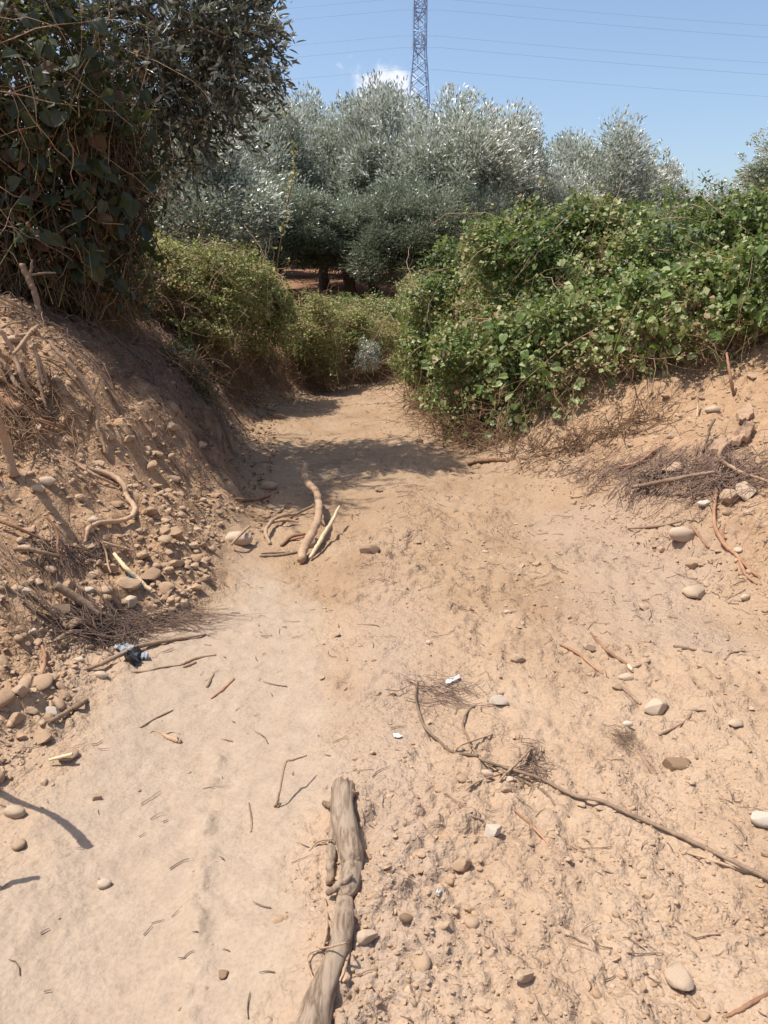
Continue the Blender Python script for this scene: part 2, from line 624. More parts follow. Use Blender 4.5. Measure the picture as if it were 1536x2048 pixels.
M = dict(
    ground=ground_material(),
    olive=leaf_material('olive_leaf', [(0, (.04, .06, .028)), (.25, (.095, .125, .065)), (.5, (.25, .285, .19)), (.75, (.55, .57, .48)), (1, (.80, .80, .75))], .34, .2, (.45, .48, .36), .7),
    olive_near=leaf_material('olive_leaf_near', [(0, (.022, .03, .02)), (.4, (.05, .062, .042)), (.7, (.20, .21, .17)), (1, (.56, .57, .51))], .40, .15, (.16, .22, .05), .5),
    bramble=leaf_material('bramble_leaf', [(0, (.032, .05, .015)), (.3, (.09, .13, .034)), (.55, (.17, .21, .062)), (.75, (.29, .315, .115)), (.9, (.42, .40, .2)), (1, (.30, .17, .09))], .48, .3, (.30, .42, .06), .4),
    bramble_dry=leaf_material('bramble_leaf_dry', [(0, (.07, .085, .022)), (.3, (.17, .185, .05)), (.6, (.32, .32, .105)), (.85, (.43, .38, .16)), (1, (.28, .16, .08))], .55, .3, (.35, .38, .08)),
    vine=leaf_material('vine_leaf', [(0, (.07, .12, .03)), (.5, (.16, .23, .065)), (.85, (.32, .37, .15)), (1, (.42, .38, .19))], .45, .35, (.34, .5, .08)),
    vine_dark=leaf_material('shade_vine_leaf', [(0, (.02, .028, .014)), (.5, (.045, .058, .026)), (.8, (.08, .085, .045)), (.92, (.11, .055, .03)), (1, (.16, .06, .03))], .5, .3, (.25, .3, .06)),  # leaf tones lowered to deepen the shade of the foliage
    deadleaf=leaf_material('dry_leaf', [(0, (.12, .06, .03)), (.5, (.22, .12, .06)), (1, (.34, .22, .12))], .7, .2, (.3, .18, .08), .15),
    bark=wood_material('olive_bark', (.045, .032, .022), (.14, .10, .07), 6, (1, 1, .3)),
    cane=wood_material('green_cane', (.10, .08, .03), (.22, .20, .08), 9),
    drycane=wood_material('dry_cane', (.13, .075, .042), (.30, .195, .12), 9),
    brush=wood_material('dead_brush', (.12, .078, .06), (.27, .19, .15), 12),
    log=wood_material('weathered_log', (.20, .135, .09), (.43, .325, .235), 70, (1, .07, 1), False, (.36, .56), .012),
    dusty=wood_material('dusty_wood', (.30, .195, .122), (.49, .35, .24), 8),
    redwood=wood_material('reddish_wood', (.20, .10, .055), (.40, .24, .15), 8),
    palewood=wood_material('pale_split_wood', (.52, .40, .24), (.74, .61, .42), 10, (1, .2, 1)),
    greywood=wood_material('grey_brown_wood', (.16, .105, .07), (.33, .24, .17), 8),
    stone=stone_material('tan_stone', (.37, .245, .155), (.47, .34, .23)),
    palestone=stone_material('pale_stone', (.45, .335, .235), (.54, .42, .31)),
    whitestone=stone_material('white_stone', (.50, .41, .32), (.60, .52, .43)),
    clod=stone_material('earth_clod', (.24, .155, .095), (.30, .20, .13)),
    gravel=stone_material('gravel_and_clods', (.34, .225, .14), (.44, .31, .205), True, .003),
    steel=plain('galvanised_steel', (.26, .40, .60), .5, .4, 3),
    wire=plain('conductor_wire', (.22, .28, .36), .5, .4, 3),
    blue=plain('blue_plastic', (.05, .30, .42), .4, .4),
    black=plain('black_plastic', (.035, .035, .04), .45, .4),
    greyfilm=plain('grey_film', (.30, .32, .34), .5, .3),
    white=plain('white_plastic', (.74, .72, .66), .6, .25, 6),
    slab=plain('clay_slab', (.36, .235, .155), .85, .08, 14),
)

# ------------------------------------------------------------------ ground
def build_ground():
    ys = [-400, -150, -60, -25, -10, -5, -3, -2, -1.2, -.6, -.2, .1, .35]
    y = .55
    while y < 14.2:
        ys.append(y)
        y += max(.0066, .0042 * y)
    while y < 60:
        ys.append(y)
        y += .02 * y
    while y < 1500:
        ys.append(y)
        y *= 1.22
    ys = np.array(ys)
    u = np.linspace(-1.12, 1.12, 455)
    ext = [1.16, 1.22, 1.3, 1.42, 1.6, 1.9, 2.3, 3, 4, 6, 10, 20, 45, 120, 300]
    u = np.concatenate([-np.array(ext[::-1]), u, np.array(ext)])
    w = (np.maximum(ys, 0) + .75) * .55
    X = u[None, :] * w[:, None]
    Y = np.repeat(ys[:, None], len(u), 1)
    Z = np.empty_like(X)
    for i in range(0, len(ys), 100):
        Z[i:i + 100] = height(X[i:i + 100].ravel(), Y[i:i + 100].ravel()).reshape(-1, len(u))
    n, mcol = X.shape
    idx = np.arange(n * mcol).reshape(n, mcol)
    Q = np.stack([idx[:-1, :-1], idx[:-1, 1:], idx[1:, 1:], idx[1:, :-1]], -1).reshape(-1, 4)
    xr, yr = X.ravel(), Y.ravel()
    dl, dr, pale, wob = masks(xr, yr)
    bank = np.clip(sst(.0, .35, dl) + .75 * sst(-.1, .5, dr), 0, 1) * sst(40, 14, yr)
    grey = np.exp(-((xr + .05 - .02 * yr + .3 * wob) / .16) ** 2) * sst(5, 2.5, yr) * .6 + .6 * sst(.2, .6, fbm(xr, yr, .9, 2, 111)) * sst(.6, 1.3, xr) * sst(8, 4, yr)
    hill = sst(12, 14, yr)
    # bank earth darkened in colour where the overhanging tree's shade falls
    bank_shade = sst(.0, .35, dl + .2 * fbm(xr, yr, 3, 2, 161)) * sst(4.7, 5.6, yr + .35 * (dl - .4) + .3 * wob) * sst(11.5, 9.5, yr) * .9
    me = mesh_np('ground', np.stack([xr, yr, Z.ravel()], 1), [Q], dict(pale=pale / (1 - tyre(xr, yr, wob)), bank=bank, grey=np.clip(grey, 0, 1), hill=hill, bank_shade=bank_shade, far_brown=np.clip(sst(1.7, 4.6, yr + .5 * wob) + .35 * sst(.1, .7, fbm(xr, yr, 1.1, 2, 171)), 0, 1)), True, M['ground'])
    o = obj('ground', me)
    o['kind'] = 'structure'
    o['label'] = 'bare dry earth with a bulldozed track between two banks'


build_ground()

# ------------------------------------------------------------------ stones
def ico(sub):
    bm = bmesh.new()
    bmesh.ops.create_icosphere(bm, subdivisions=sub, radius=1)
    V = np.array([v.co for v in bm.verts])
    Fc = np.array([[v.index for v in f.verts] for f in bm.faces])
    bm.free()
    return V, Fc


ICO = {s: ico(s) for s in (1, 2, 3)}


def stone_verts(sub, kind, seed):
    r = np.random.default_rng(seed)
    V = ICO[sub][0].copy()
    cuts = {'round': 3, 'angular': 13, 'slab': 9}[kind]
    lo, hi = {'round': (.88, .98), 'angular': (.42, .78), 'slab': (.5, .82)}[kind]
    for k in range(cuts):
        n = r.normal(size=3)
        n /= np.linalg.norm(n)
        d = r.uniform(lo, hi)
        e = np.maximum(V @ n - d, 0)
        V -= e[:, None] * n * (.96 if kind != 'round' else .8)
    amp = {'round': .05, 'angular': .03, 'slab': .03}[kind]
    for f in (2.2, 4.7):
        ph = r.uniform(0, 9, (3, 3))
        V *= (1 + amp * sum(np.sin(f * V[:, k:k + 1] * 1.7 + ph[k, 0] + 2.1 * np.sin(f * V[:, (k + 1) % 3:(k + 1) % 3 + 1] + ph[k, 1])) for k in range(3)) / 1.5)
        amp *= .6
    V -= (V.max(0) + V.min(0)) / 2
    V /= (V.max(0) - V.min(0)) / 2
    return V


def stone_mesh(kind, seed, mat, sub=3):
    me = mesh_np('stone', stone_verts(sub, kind, seed), [ICO[sub][1]], None, True, mat)
    if kind != 'round':
        me.set_sharp_from_angle(angle=R(32))
    return me


STONES = {}
for mk in ('stone', 'palestone', 'whitestone', 'clod'):
    for kd in ('round', 'angular', 'slab'):
        STONES[mk, kd] = [stone_mesh(kd, 100 + 7 * i + len(mk), M[mk], 3) for i in range(4)]
STONES2 = {kd: [stone_mesh(kd, 300 + 5 * i, M['stone'], 3) for i in range(9)] for kd in ('round', 'angular')}


def put_stone(px, py, w, h, kind='angular', mk='stone', rot=None, hr=.66, sink=.2, name='stone', mesh=None):
    p = hit(px, py + h * .30)
    s = dep(p) / F
    W_ = w * s
    ang = math.atan2(HC - p.z, p.y)
    Hh = W_ * hr
    D_ = (h * s - Hh * .8 * math.cos(ang)) / max(math.sin(ang), .2)
    D_ = min(max(D_, .55 * W_), 1.6 * W_)
    Hh = min(Hh, D_)
    o = obj(name, mesh or random.choice(STONES[mk, kind]))
    o.scale = (W_ / 2, D_ / 2, Hh / 2)
    o.rotation_euler = (random.uniform(-.2, .2), random.uniform(-.2, .2), random.uniform(-.35, .35) if rot is None else rot)
    gz = min(ground_z(p.x, p.y), p.z)
    o.location = (p.x, p.y, gz + Hh * (.5 - sink))
    return o


hero_stones = [
    # px, py, w, h, kind, material, label
    (1362, 1066, 58, 38, 'round', 'palestone', 'large smooth rounded tan boulder at the edge of the brush pile', 'boulder'),
    (1386, 1185, 46, 36, 'angular', 'palestone', 'blocky pale stone on the track below the smooth rounded boulder', 'rock'),
    (1393, 1128, 44, 24, 'slab', 'stone', 'flat tan stone half buried between the round boulder and blocky stone', 'rock'),
    (1311, 1414, 56, 26, 'slab', 'palestone', 'long flat pale stone with a dark undercut at the end of a broken twig', 'rock'),
    (1250, 1352, 32, 24, 'angular', 'palestone', 'squarish pale stone touching the tip of a split twig', 'rock'),
    (1234, 1372, 22, 18, 'angular', 'stone', 'small tan stone tucked against the squarish pale stone', 'rock'),
    (1352, 1527, 56, 40, 'angular', 'clod', 'dark brown lumpy clod of earth on the bare track', 'clod'),
    (1037, 1316, 34, 20, 'angular', 'stone', 'pinkish angular stone alone in the pebbly middle of the track', 'rock'),
    (998, 1400, 42, 24, 'slab', 'whitestone', 'milky white quartz-like stone at the end of a curved twig', 'rock'),
    (1471, 1446, 32, 20, 'slab', 'palestone', 'flat cream stone pressed into the pink dust', 'rock'),
    (1254, 1446, 22, 14, 'round', 'whitestone', 'small whitish stone near the fuzzy dead weed', 'rock'),
    (1178, 1294, 26, 14, 'angular', 'stone', 'small tan stone between two thin broken twigs', 'rock'),
    (1209, 1314, 20, 18, 'angular', 'stone', 'small stone under the middle of a thin broken twig', 'rock'),
    (1074, 1127, 22, 14, 'angular', 'stone', 'little dark-edged stone beside an upright twig stub', 'rock'),
    (973, 1545, 28, 18, 'round', 'palestone', 'cream pebble lying under the fork of the long twig', 'rock'),
    (1020, 1559, 26, 16, 'angular', 'palestone', 'pale angular pebble just below the long forked twig', 'rock'),
    (1491, 1195, 24, 10, 'round', 'palestone', 'small oval pale stone beside the blocky stone on the twiggy side', 'rock'),
    (1475, 1098, 17, 18, 'round', 'palestone', 'small round cream stone against the forked root', 'rock'),
    (1407, 1006, 26, 16, 'slab', 'whitestone', 'bright white stone at the foot of the brush pile', 'rock'),
    (1493, 978, 42, 44, 'angular', 'palestone', 'large pale angular stone wedged beside the brush pile', 'rock'),
    (1462, 990, 44, 34, 'angular', 'stone', 'broad tan stone under the tail of the brush pile', 'rock'),
    (1455, 1026, 24, 14, 'round', 'stone', 'rounded tan stone below the broad tan stone', 'rock'),
    (1345, 930, 34, 36, 'slab', 'stone', 'upright flat stone sticking out of the brush pile', 'rock'),
    (1310, 832, 24, 16, 'angular', 'stone', 'reddish stone at the shaded edge of the bramble', 'rock'),
    (1424, 820, 30, 14, 'slab', 'palestone', 'flat pale stone on the slope above the brush pile', 'rock'),
    (986, 1660, 40, 36, 'angular', 'whitestone', 'sharp-edged whitish stone with one dark face and rootlets', 'rock'),
    (922, 1725, 46, 38, 'angular', 'stone', 'half-buried earthy stone near the sharp-edged whitish stone', 'rock'),
    (844, 1918, 36, 46, 'round', 'stone', 'egg-shaped stone bedded in pebbles beside the log', 'rock'),
    (731, 1872, 52, 30, 'slab', 'palestone', 'flat pale stone just beside the thick log', 'rock'),
    (945, 1838, 34, 34, 'round', 'stone', 'roundish stone with a pale crust among clods', 'rock'),
    (812, 1834, 28, 24, 'round', 'clod', 'small round earth clod in the loose ridge', 'clod'),
    (1354, 1930, 54, 94, 'slab', 'palestone', 'long smooth tongue-shaped pale stone flush with the dust', 'rock'),
    (1528, 1640, 60, 26, 'slab', 'whitestone', 'chalky white stone beyond the long twig', 'rock'),
    (1047, 1948, 44, 34, 'slab', 'stone', 'flat buried stone with a dark chip at its corner', 'rock'),
    (209, 1763, 28, 28, 'round', 'palestone', 'single rounded cream stone on the smooth pale lane', 'rock'),
    (445, 1945, 22, 24, 'angular', 'clod', 'lone earth clod at the end of a wheel print', 'clod'),
    (30, 1620, 46, 36, 'round', 'palestone', 'grey-white rounded stone where a branch shadow begins', 'rock'),
    (39, 1684, 26, 32, 'round', 'stone', 'oblong tan stone below the grey-white rounded stone', 'rock'),
    (138, 1505, 34, 40, 'angular', 'stone', 'tall angular stone with a stick leaning on it', 'rock'),
    (195, 1591, 20, 20, 'angular', 'stone', 'small upright stone at the rim of the smooth pale lane', 'rock'),
    (105, 1420, 38, 26, 'slab', 'whitestone', 'bright pale wedge-shaped stone beside a grey-brown stick', 'rock'),
    (6, 1390, 40, 44, 'round', 'stone', 'big ochre boulder at the foot of the rubble', 'boulder'),
    (40, 1376, 40, 30, 'angular', 'stone', 'jagged stone next to the big ochre boulder', 'rock'),
    (31, 1433, 42, 36, 'angular', 'stone', 'blocky ochre stone below the jagged stone', 'rock'),
    (62, 1420, 30, 22, 'angular', 'stone', 'tan stone between the ochre block and the pale wedge', 'rock'),
    (203, 1349, 28, 15, 'round', 'palestone', 'smooth egg-shaped cream pebble below the charred plastic', 'rock'),
    (160, 1317, 20, 16, 'angular', 'palestone', 'small cream stone under the twig heap', 'rock'),
    (64, 1262, 24, 14, 'slab', 'whitestone', 'bright flat stone in the rubble slope', 'rock'),
    (37, 1275, 20, 18, 'round', 'stone', 'rounded reddish stone next to the bright flat stone', 'rock'),
    (47, 1184, 32, 13, 'slab', 'palestone', 'long thin cream stone in the rubble beside a fan of twigs', 'rock'),
    (178, 1179, 24, 16, 'angular', 'whitestone', 'bright white stone behind the sawn stake', 'rock'),
    (157, 1180, 26, 20, 'angular', 'stone', 'yellowish stone beside the bright white stone behind the stake', 'rock'),
    (135, 1168, 32, 26, 'angular', 'stone', 'broad tan stone above the end of the sawn stake', 'rock'),
    (222, 1134, 34, 26, 'angular', 'stone', 'blocky stone under the pale split stick', 'rock'),
    (302, 1143, 34, 44, 'angular', 'stone', 'tall lumpy stone beside the pale split stick', 'rock'),
    (281, 1111, 26, 12, 'round', 'stone', 'long oval stone above the tall lumpy stone', 'rock'),
    (258, 1200, 36, 28, 'angular', 'palestone', 'wide pale stone just above the twig heap', 'rock'),
    (258, 1170, 52, 18, 'slab', 'stone', 'flat slab of stone under the blue plastic scrap', 'rock'),
    (121, 1216, 48, 28, 'angular', 'stone', 'broad rough stone below the sawn stake', 'rock'),
    (137, 1245, 56, 34, 'angular', 'clod', 'crumbling yellow-brown earth lump left of the twig heap', 'clod'),
    (187, 1039, 22, 14, 'round', 'palestone', 'pale stone inside the loop of the snaking root', 'rock'),
    (95, 962, 36, 20, 'round', 'palestone', 'pale rounded stone at the foot of the leaning stake', 'rock'),
    (75, 978, 30, 16, 'slab', 'palestone', 'flat cream stone beside the pale rounded stone under the stake', 'rock'),
    (257, 876, 22, 18, 'angular', 'stone', 'reddish stone on the sunlit rim of the shaded bank', 'rock'),
    (222, 874, 24, 16, 'angular', 'stone', 'tan stone behind the reddish stone on the bank', 'rock'),
    (538, 973, 38, 17, 'round', 'stone', 'reddish oblong stone at the edge of the tree shade', 'rock'),
    (478, 1078, 56, 28, 'round', 'palestone', 'large dusty stone with twigs across it at the foot of the bank', 'boulder'),
    (558, 834, 26, 12, 'slab', 'stone', 'orange stone on the sunny track beyond the shade', 'rock'),
    (346, 852, 26, 20, 'angular', 'stone', 'shaded angular stone on the left bank', 'rock'),
    (400, 888, 24, 20, 'angular', 'stone', 'shaded stone lower on the left bank', 'rock'),
    (758, 980, 18, 10, 'slab', 'stone', 'small flat stone just past the shade on the track', 'rock'),
    (800, 1004, 14, 8, 'angular', 'stone', 'dark-edged little stone right of the small flat stone', 'rock'),
    (740, 1103, 46, 14, 'slab', 'clod', 'low flat lump of earth in the middle of the track', 'clod'),
    (620, 1085, 44, 26, 'round', 'stone', 'dusty rounded stone under the forked dead branch', 'boulder'),
    (838, 882, 18, 8, 'slab', 'stone', 'flat stone near the foot of the bramble bank', 'rock'),
    (1016, 1222, 18, 12, 'round', 'palestone', 'cream pebble in a row of clods', 'rock'),
    (858, 1284, 14, 12, 'round', 'palestone', 'little cream pebble with a dark hollow beneath', 'rock'),
    (756, 1386, 16, 12, 'angular', 'stone', 'small stone with a dark notch in the loose ridge', 'rock'),
]
for (px, py, w, h, kd, mk, lab, cat) in hero_stones:
    o = put_stone(px, py, w, h, kd, mk, name={'clod': 'earth_clod', 'boulder': 'boulder'}.get(cat, 'stone'))
    tag(o, lab, cat)

hero_xy = [(o.location.x, o.location.y, max(o.scale.x, o.scale.y)) for o in C.objects if o.name.split('.')[0] in ('stone', 'earth_clod', 'boulder')]


def clear(x, y, r):
    return all((x - a) ** 2 + (y - b) ** 2 > (r * .6 + c) ** 2 for a, b, c in hero_xy)


def scatter_stones(n, xr_, yr_, smin, smax, group, place, marks, accept, kinds=('angular', 'angular', 'angular', 'round')):
    k = tries = 0
    while k < n and tries < n * 60:
        tries += 1
        y = random.uniform(*yr_)
        x = random.uniform(*xr_)
        if abs(x) > (y * CP + HC * SP) * .52 or random.random() > accept(x, y):
            continue
        s = smin * (smax / smin) ** (random.random() ** 1.9)
        if not clear(x, y, s):
            continue
        hero_xy.append((x, y, s * .5))
        kd = random.choice(kinds)
        o = obj('stone', random.choice(STONES2[kd]))
        hz = s * random.uniform(.38, .62)
        o.scale = (s * .5, s * .5 * random.uniform(.65, 1), hz * .5)
        o.rotation_euler = (random.uniform(-.35, .35), random.uniform(-.35, .35), random.uniform(0, 6.28))
        o.location = (x, y, ground_z(x, y) + hz * .18)
        mk = min(marks, key=lambda m_: (m_[0] - x) ** 2 + (m_[1] - y) ** 2)
        sz = 'small' if s < smin * 1.35 else ('medium' if s < smin * 1.9 else 'large')
        tag(o, '%s %s stone %s near the %s' % (sz, {'angular': 'angular', 'round': 'rounded'}[kd], place, mk[2]), 'rock', group)
        k += 1


def f_scalar(fn):
    return lambda x, y: float(fn(np.array([x]), np.array([y]))[0])


_dl = f_scalar(lambda x, y: masks(x, y)[0])
_dr = f_scalar(lambda x, y: masks(x, y)[1])
_pale = f_scalar(lambda x, y: masks(x, y)[2])
def marks(lst):
    return [(*hit(a, b)[:2], n_) for a, b, n_ in lst]


marks_left = marks([(150, 1200, 'sawn stake end'), (265, 1150, 'bright split stick'), (20, 1390, 'big ochre boulder'), (138, 1505, 'tall angular stone'), (30, 1620, 'grey-white rounded stone'), (20, 900, 'smooth pale upright stake'),
                    (250, 990, 'snaking reddish root'), (266, 1310, 'charred plastic'), (110, 1070, 'upright reddish twig'), (200, 860, 'end of the long bent root'), (340, 1060, 'upper rim of the lane'), (40, 1260, 'bright flat stone')])
marks_track = marks([(690, 1650, 'thick log top'), (680, 1900, 'thick log lower end'), (610, 1060, 'forked dead branch'), (905, 1357, 'white plastic chip'), (1356, 1930, 'tongue-shaped stone'), (1352, 1527, 'dark earth clod'),
                     (990, 1657, 'sharp-edged whitish stone'), (1311, 1414, 'long flat pale stone'), (1060, 1540, 'fork of the long twig'), (1037, 1316, 'pinkish angular stone'), (740, 1103, 'flat lump of earth'), (1386, 1185, 'blocky pale stone')])
marks_right = marks([(1362, 1066, 'smooth rounded boulder'), (1393, 960, 'straight branch on the brush pile'), (1450, 890, 'clay slab'), (1475, 1105, 'forked crooked root'), (1460, 760, 'leaning thin pole'), (1407, 1006, 'bright white stone'),
                     (1255, 950, 'spill of dead twigs'), (1520, 1180, 'lower tip of the forked root')])
scatter_stones(125, (-2.2, -.7), (1.7, 4.6), .03, .085, 'loose stones of the left rubble slope', 'in the rubble', marks_left, lambda x, y: 1.0 if _dl(x, y) > .02 else 0)
scatter_stones(55, (-.5, 1.7), (1.3, 5.0), .02, .05, 'small stones bedded in the track', 'in the track', marks_track, lambda x, y: (1 - _pale(x, y)) * (1 if _dl(x, y) < 0 and _dr(x, y) < 0 else 0))
scatter_stones(70, (1.0, 2.9), (2.8, 5.8), .025, .075, 'loose stones of the right slope', 'on the slope', marks_right, lambda x, y: 1.0 if _dr(x, y) > -.1 else .1)

# uncountable gravel and crumbs of earth
def gravel():
    parts, rnds = [], []
    for sub, n, smin, smax in ((1, 18000, .0045, .015), (2, 2000, .011, .03), (-2, 1000, .014, .048)):
        slope = sub < 0
        sub = abs(sub)
        base = [stone_verts(sub, k, 900 + i) for i, k in enumerate(('angular', 'round', 'angular', 'angular', 'slab', 'angular'))]
        # candidates spread evenly over the picture's depth
        N = n * 5
        y = 1.15 * (11.0 / 1.15) ** (rng.random(N) ** 1.15)
        x = (rng.random(N) * 2 - 1) * (y * CP + HC * SP) * .62
        dl, dr, pale, wob = masks(x, y)
        ridge = np.exp(-((x + .02 - .03 * y) / .22) ** 2)
        right = sst(.1, .6, x) * .45
        patch = sst(-.35, .5, fbm(x, y, 1.6, 3, 131))
        dens = (1 - .95 * pale) * (.12 + .8 * ridge + right) * (.25 + patch) * (1 if sub == 1 else .8)
        dens = np.where(dl > 0, 1.1 * sst(5.4, 4.2, y) + .75, dens)
        dens = np.where(dr > -.15, 1.3, dens)
        if slope:        # the rubble of the left slope only
            N = 60000
            y, x = rng.uniform(1.6, 4.8, N), rng.uniform(-2.4, -.7, N)
            dl, dr, pale, wob = masks(x, y)
            dens = np.where((dl > .03) & (np.abs(x) < (y * CP + HC * SP) * .53), .5 * sst(4.4, 2.6, y) * sst(-.4, .5, fbm(x, y, 2.2, 2, 151)) + .03, 0)
            dens = dens * sst(1.0, .25, dl)
        keep = np.nonzero(rng.random(N) * 1.5 < dens)[0][:n]
        x, y = x[keep], y[keep]
        bankish = (dl[keep] > 0)
        s = smin * (smax / smin) ** (rng.random(len(x)) ** 2.2) * np.where(bankish | (dr[keep] > -.1), 1.4, 1.0) * (1 + .06 * y)
        z = height(x, y) + s * np.where(bankish, .12, .05)
        sc = np.stack([s * .5, s * .5 * rng.uniform(.65, 1, len(x)), s * .5 * rng.uniform(.4, .75, len(x))], 1)
        a = rng.uniform(0, 6.28, len(x))
        Vb = np.stack(base)[rng.integers(0, 6, len(x))] * sc[:, None, :]
        ca, sa = np.cos(a)[:, None], np.sin(a)[:, None]
        V = np.stack([Vb[..., 0] * ca - Vb[..., 1] * sa, Vb[..., 0] * sa + Vb[..., 1] * ca, Vb[..., 2] + .25 * Vb[..., 0] * rng.normal(size=(len(x), 1))], -1)
        V += np.stack([x, y, z], 1)[:, None, :]
        nv = V.shape[1]
        Fc = ICO[sub][1][None] + (np.arange(len(x)) * nv)[:, None, None]
        parts.append((V.reshape(-1, 3), [Fc.reshape(-1, 3)]))
        rnds.append(np.repeat(np.clip(rng.normal(.45, .28, len(x)), 0, 1), nv))
    V, Fs = join(parts)
    me = mesh_np('gravel', V, Fs, dict(rnd=np.concatenate(rnds)), True, M['gravel'])
    me.set_sharp_from_angle(angle=R(38))
    o = obj('gravel', me)
    o['kind'] = 'stuff'
    tag(o, 'pebbles and crumbs of dry earth strewn over track and banks', 'gravel')


gravel()

# ------------------------------------------------------------------ sticks
def stick_mesh(pts, mat, sides=8, n=None, wob=.05, jag=.004, D=None, caps=True):
    """pts: (px, py, width_px, lift) -> tube mesh in world coordinates; lift is the height of its axis above the ground"""
    qx, qy = [q[0] for q in pts], [q[1] for q in pts]
    g0 = hits(qx, qy)
    Rr = [q[2] * .5 * dep(p0) / F for q, p0 in zip(pts, g0)]
    P = hits(qx, qy, [q[3] if len(q) > 3 else r * .65 for q, r in zip(pts, Rr)])
    if D:       # stands clear of the ground: its distance is that of the bank it grows from
        P = np.array([at(a_, b_, D) for a_, b_ in zip(qx, qy)])
        Rr = [q[2] * .5 * D / F for q in pts]
    n = n or max(8, 6 * len(pts))
    S = spline(P, n)
    rad = np.interp(np.linspace(0, len(Rr) - 1, n), range(len(Rr)), Rr)
    S = S + rng.normal(size=S.shape) * jag * (rad[:, None] / .02) * np.array([1, 1, .5]) * .6
    V, Fs = tubes(S[None], rad[None], sides, caps, wob)
    return mesh_np('stick', V, Fs, None, True, M[mat]), S


def world_stick(P, Rr, mat, sides=8, n=16, wob=.05):
    S = spline(P, n)
    rad = np.interp(np.linspace(0, len(Rr) - 1, n), range(len(Rr)), Rr)
    V, Fs = tubes(S[None], rad[None], sides, True, wob)
    return mesh_np('stick', V, Fs, None, True, M[mat])


def recentre(o, base):
    """origin of a one-mesh thing at its own place"""
    me = o.data
    b = Vector(base)
    me.transform(Matrix.Translation(-b))
    o.location = b
    return o


def stick(name, label, cat, pts, mat='dusty', parts=(), group=None, **kw):
    me, S = stick_mesh(pts, mat, **kw)
    if not parts:
        o = obj(name, me)
        recentre(o, S[len(S) // 2])
        return tag(o, label, cat, group)
    e = empty(name, Vector(S[0]), label, cat, group)
    stem = child('stem', me, e)
    for pn, pp, pm in parts:
        m2, _ = stick_mesh(pp, pm, D=kw.get('D'))
        if pn in ('twig', 'knot', 'splinter', 'bark_strip'):
            obj(pn, m2, stem)          # grows on the stem: a piece of that part
        else:
            child(pn, m2, e)
    return e


# the thick weathered log in front
def foreground_log():
    up = [(688, 1578), (684, 1610), (690, 1660), (702, 1700), (706, 1735), (698, 1770), (690, 1800), (688, 1850), (676, 1905), (652, 1965), (632, 2020), (618, 2080), (604, 2150)]
    wd = [44, 42, 46, 44, 40, 44, 34, 42, 44, 50, 60, 72, 78]
    P, Rr = [], []
    for (a, b), w in zip(up, wd):
        p = hit(a, b)
        r = w * .5 * dep(p) / F
        P.append(hit(a, b, r * .72))
        Rr.append(r)
    n, sides = 220, 40
    S = spline(P, n)
    rad = np.interp(np.linspace(0, len(Rr) - 1, n), range(len(Rr)), Rr)
    V, Fs = tubes(S[None], rad[None], sides, True, 0)
    V = V.reshape(n, sides, 3)
    ax = S[:, None, :]
    th = np.linspace(0, 2 * np.pi, sides, endpoint=False)[None, :] * np.ones((n, 1))
    u = np.linspace(0, 1, n)[:, None] * np.ones((1, sides))
    cx, cy = np.cos(th), np.sin(th)
    g = vnoise(cx * 7 + 40, cy * 7 + u * 7, 3) * .045 + vnoise(cx * 15, cy * 15 + u * 10 + 9, 4) * .03 + vnoise(u * 16 + cx * 1.4, cy * 1.4, 6) * .10 + vnoise(u * 6, cx + 5, 8) * .08
    fib = sst(.24, .04, u) * vnoise(th * 9, u * 2, 12) * .10
    g = g + fib
    # step where the bark sleeve ends, and the open long crack
    g = g - .10 * np.exp(-((u - .49) / .006) ** 2)
    V = ax + (V - ax) * (1 + g)[..., None]
    jit = np.where(u < .012, vnoise(th * 6, u * 0, 15) * .012, 0)
    V[..., 1] += jit
    e = empty('dead_log', Vector(S[0]), 'thick weathered grey-tan log lying lengthwise on the pale lane', 'log')
    stem = child('stem', mesh_np('log', V.reshape(-1, 3), Fs, None, True, M['log']), e)
    for nm, pp, mt in (
        ('bark_strip', [(664, 1598, 9), (668, 1650, 17), (664, 1705, 18), (661, 1745, 17), (660, 1768, 16)], 'log'),
        ('splinter', [(656, 1786, 12, .02), (672, 1775, 15, .035), (690, 1762, 13, .05), (704, 1748, 8, .06)], 'log'),
        ('root_fibre', [(640, 1897, 4, .01), (665, 1893, 4, .055), (690, 1886, 4, .065), (697, 1893, 3, .03)], 'dusty'),
        ('root_fibre', [(642, 1898, 4, .01), (622, 1905, 4, .015), (614, 1920, 4, .02), (622, 1945, 4, .012), (630, 1965, 4, .008)], 'dusty'),
        ('root_fibre', [(630, 1955, 3), (620, 1968, 3), (615, 1995, 3)], 'dusty'),
        ('twig', [(618, 1702, 3), (636, 1683, 4, .012), (664, 1678, 4, .02)], 'dusty'),
        ('twig', [(708, 1830, 4, .008), (716, 1838, 4, .008), (721, 1848, 3)], 'dusty'),
        ('bark_flake', [(648, 1606, 10, .006), (660, 1612, 14, .012), (668, 1622, 6, .012)], 'greywood'),
        ('bark_strip', [(700, 1900, 5, .01), (690, 1935, 7, .012), (680, 1962, 4, .008)], 'dusty'),
        ('bark_strip', [(651, 1800, 5), (654, 1850, 8), (645, 1900, 6)], 'dusty'),
    ):
        obj(nm, stick_mesh(pp, mt)[0], stem)
    obj('knot', mesh_np('knot', ICO[2][0] * .013 + np.array(hit(703, 1587, .03)), [ICO[2][1]], None, True, M['redwood']), stem)


foreground_log()

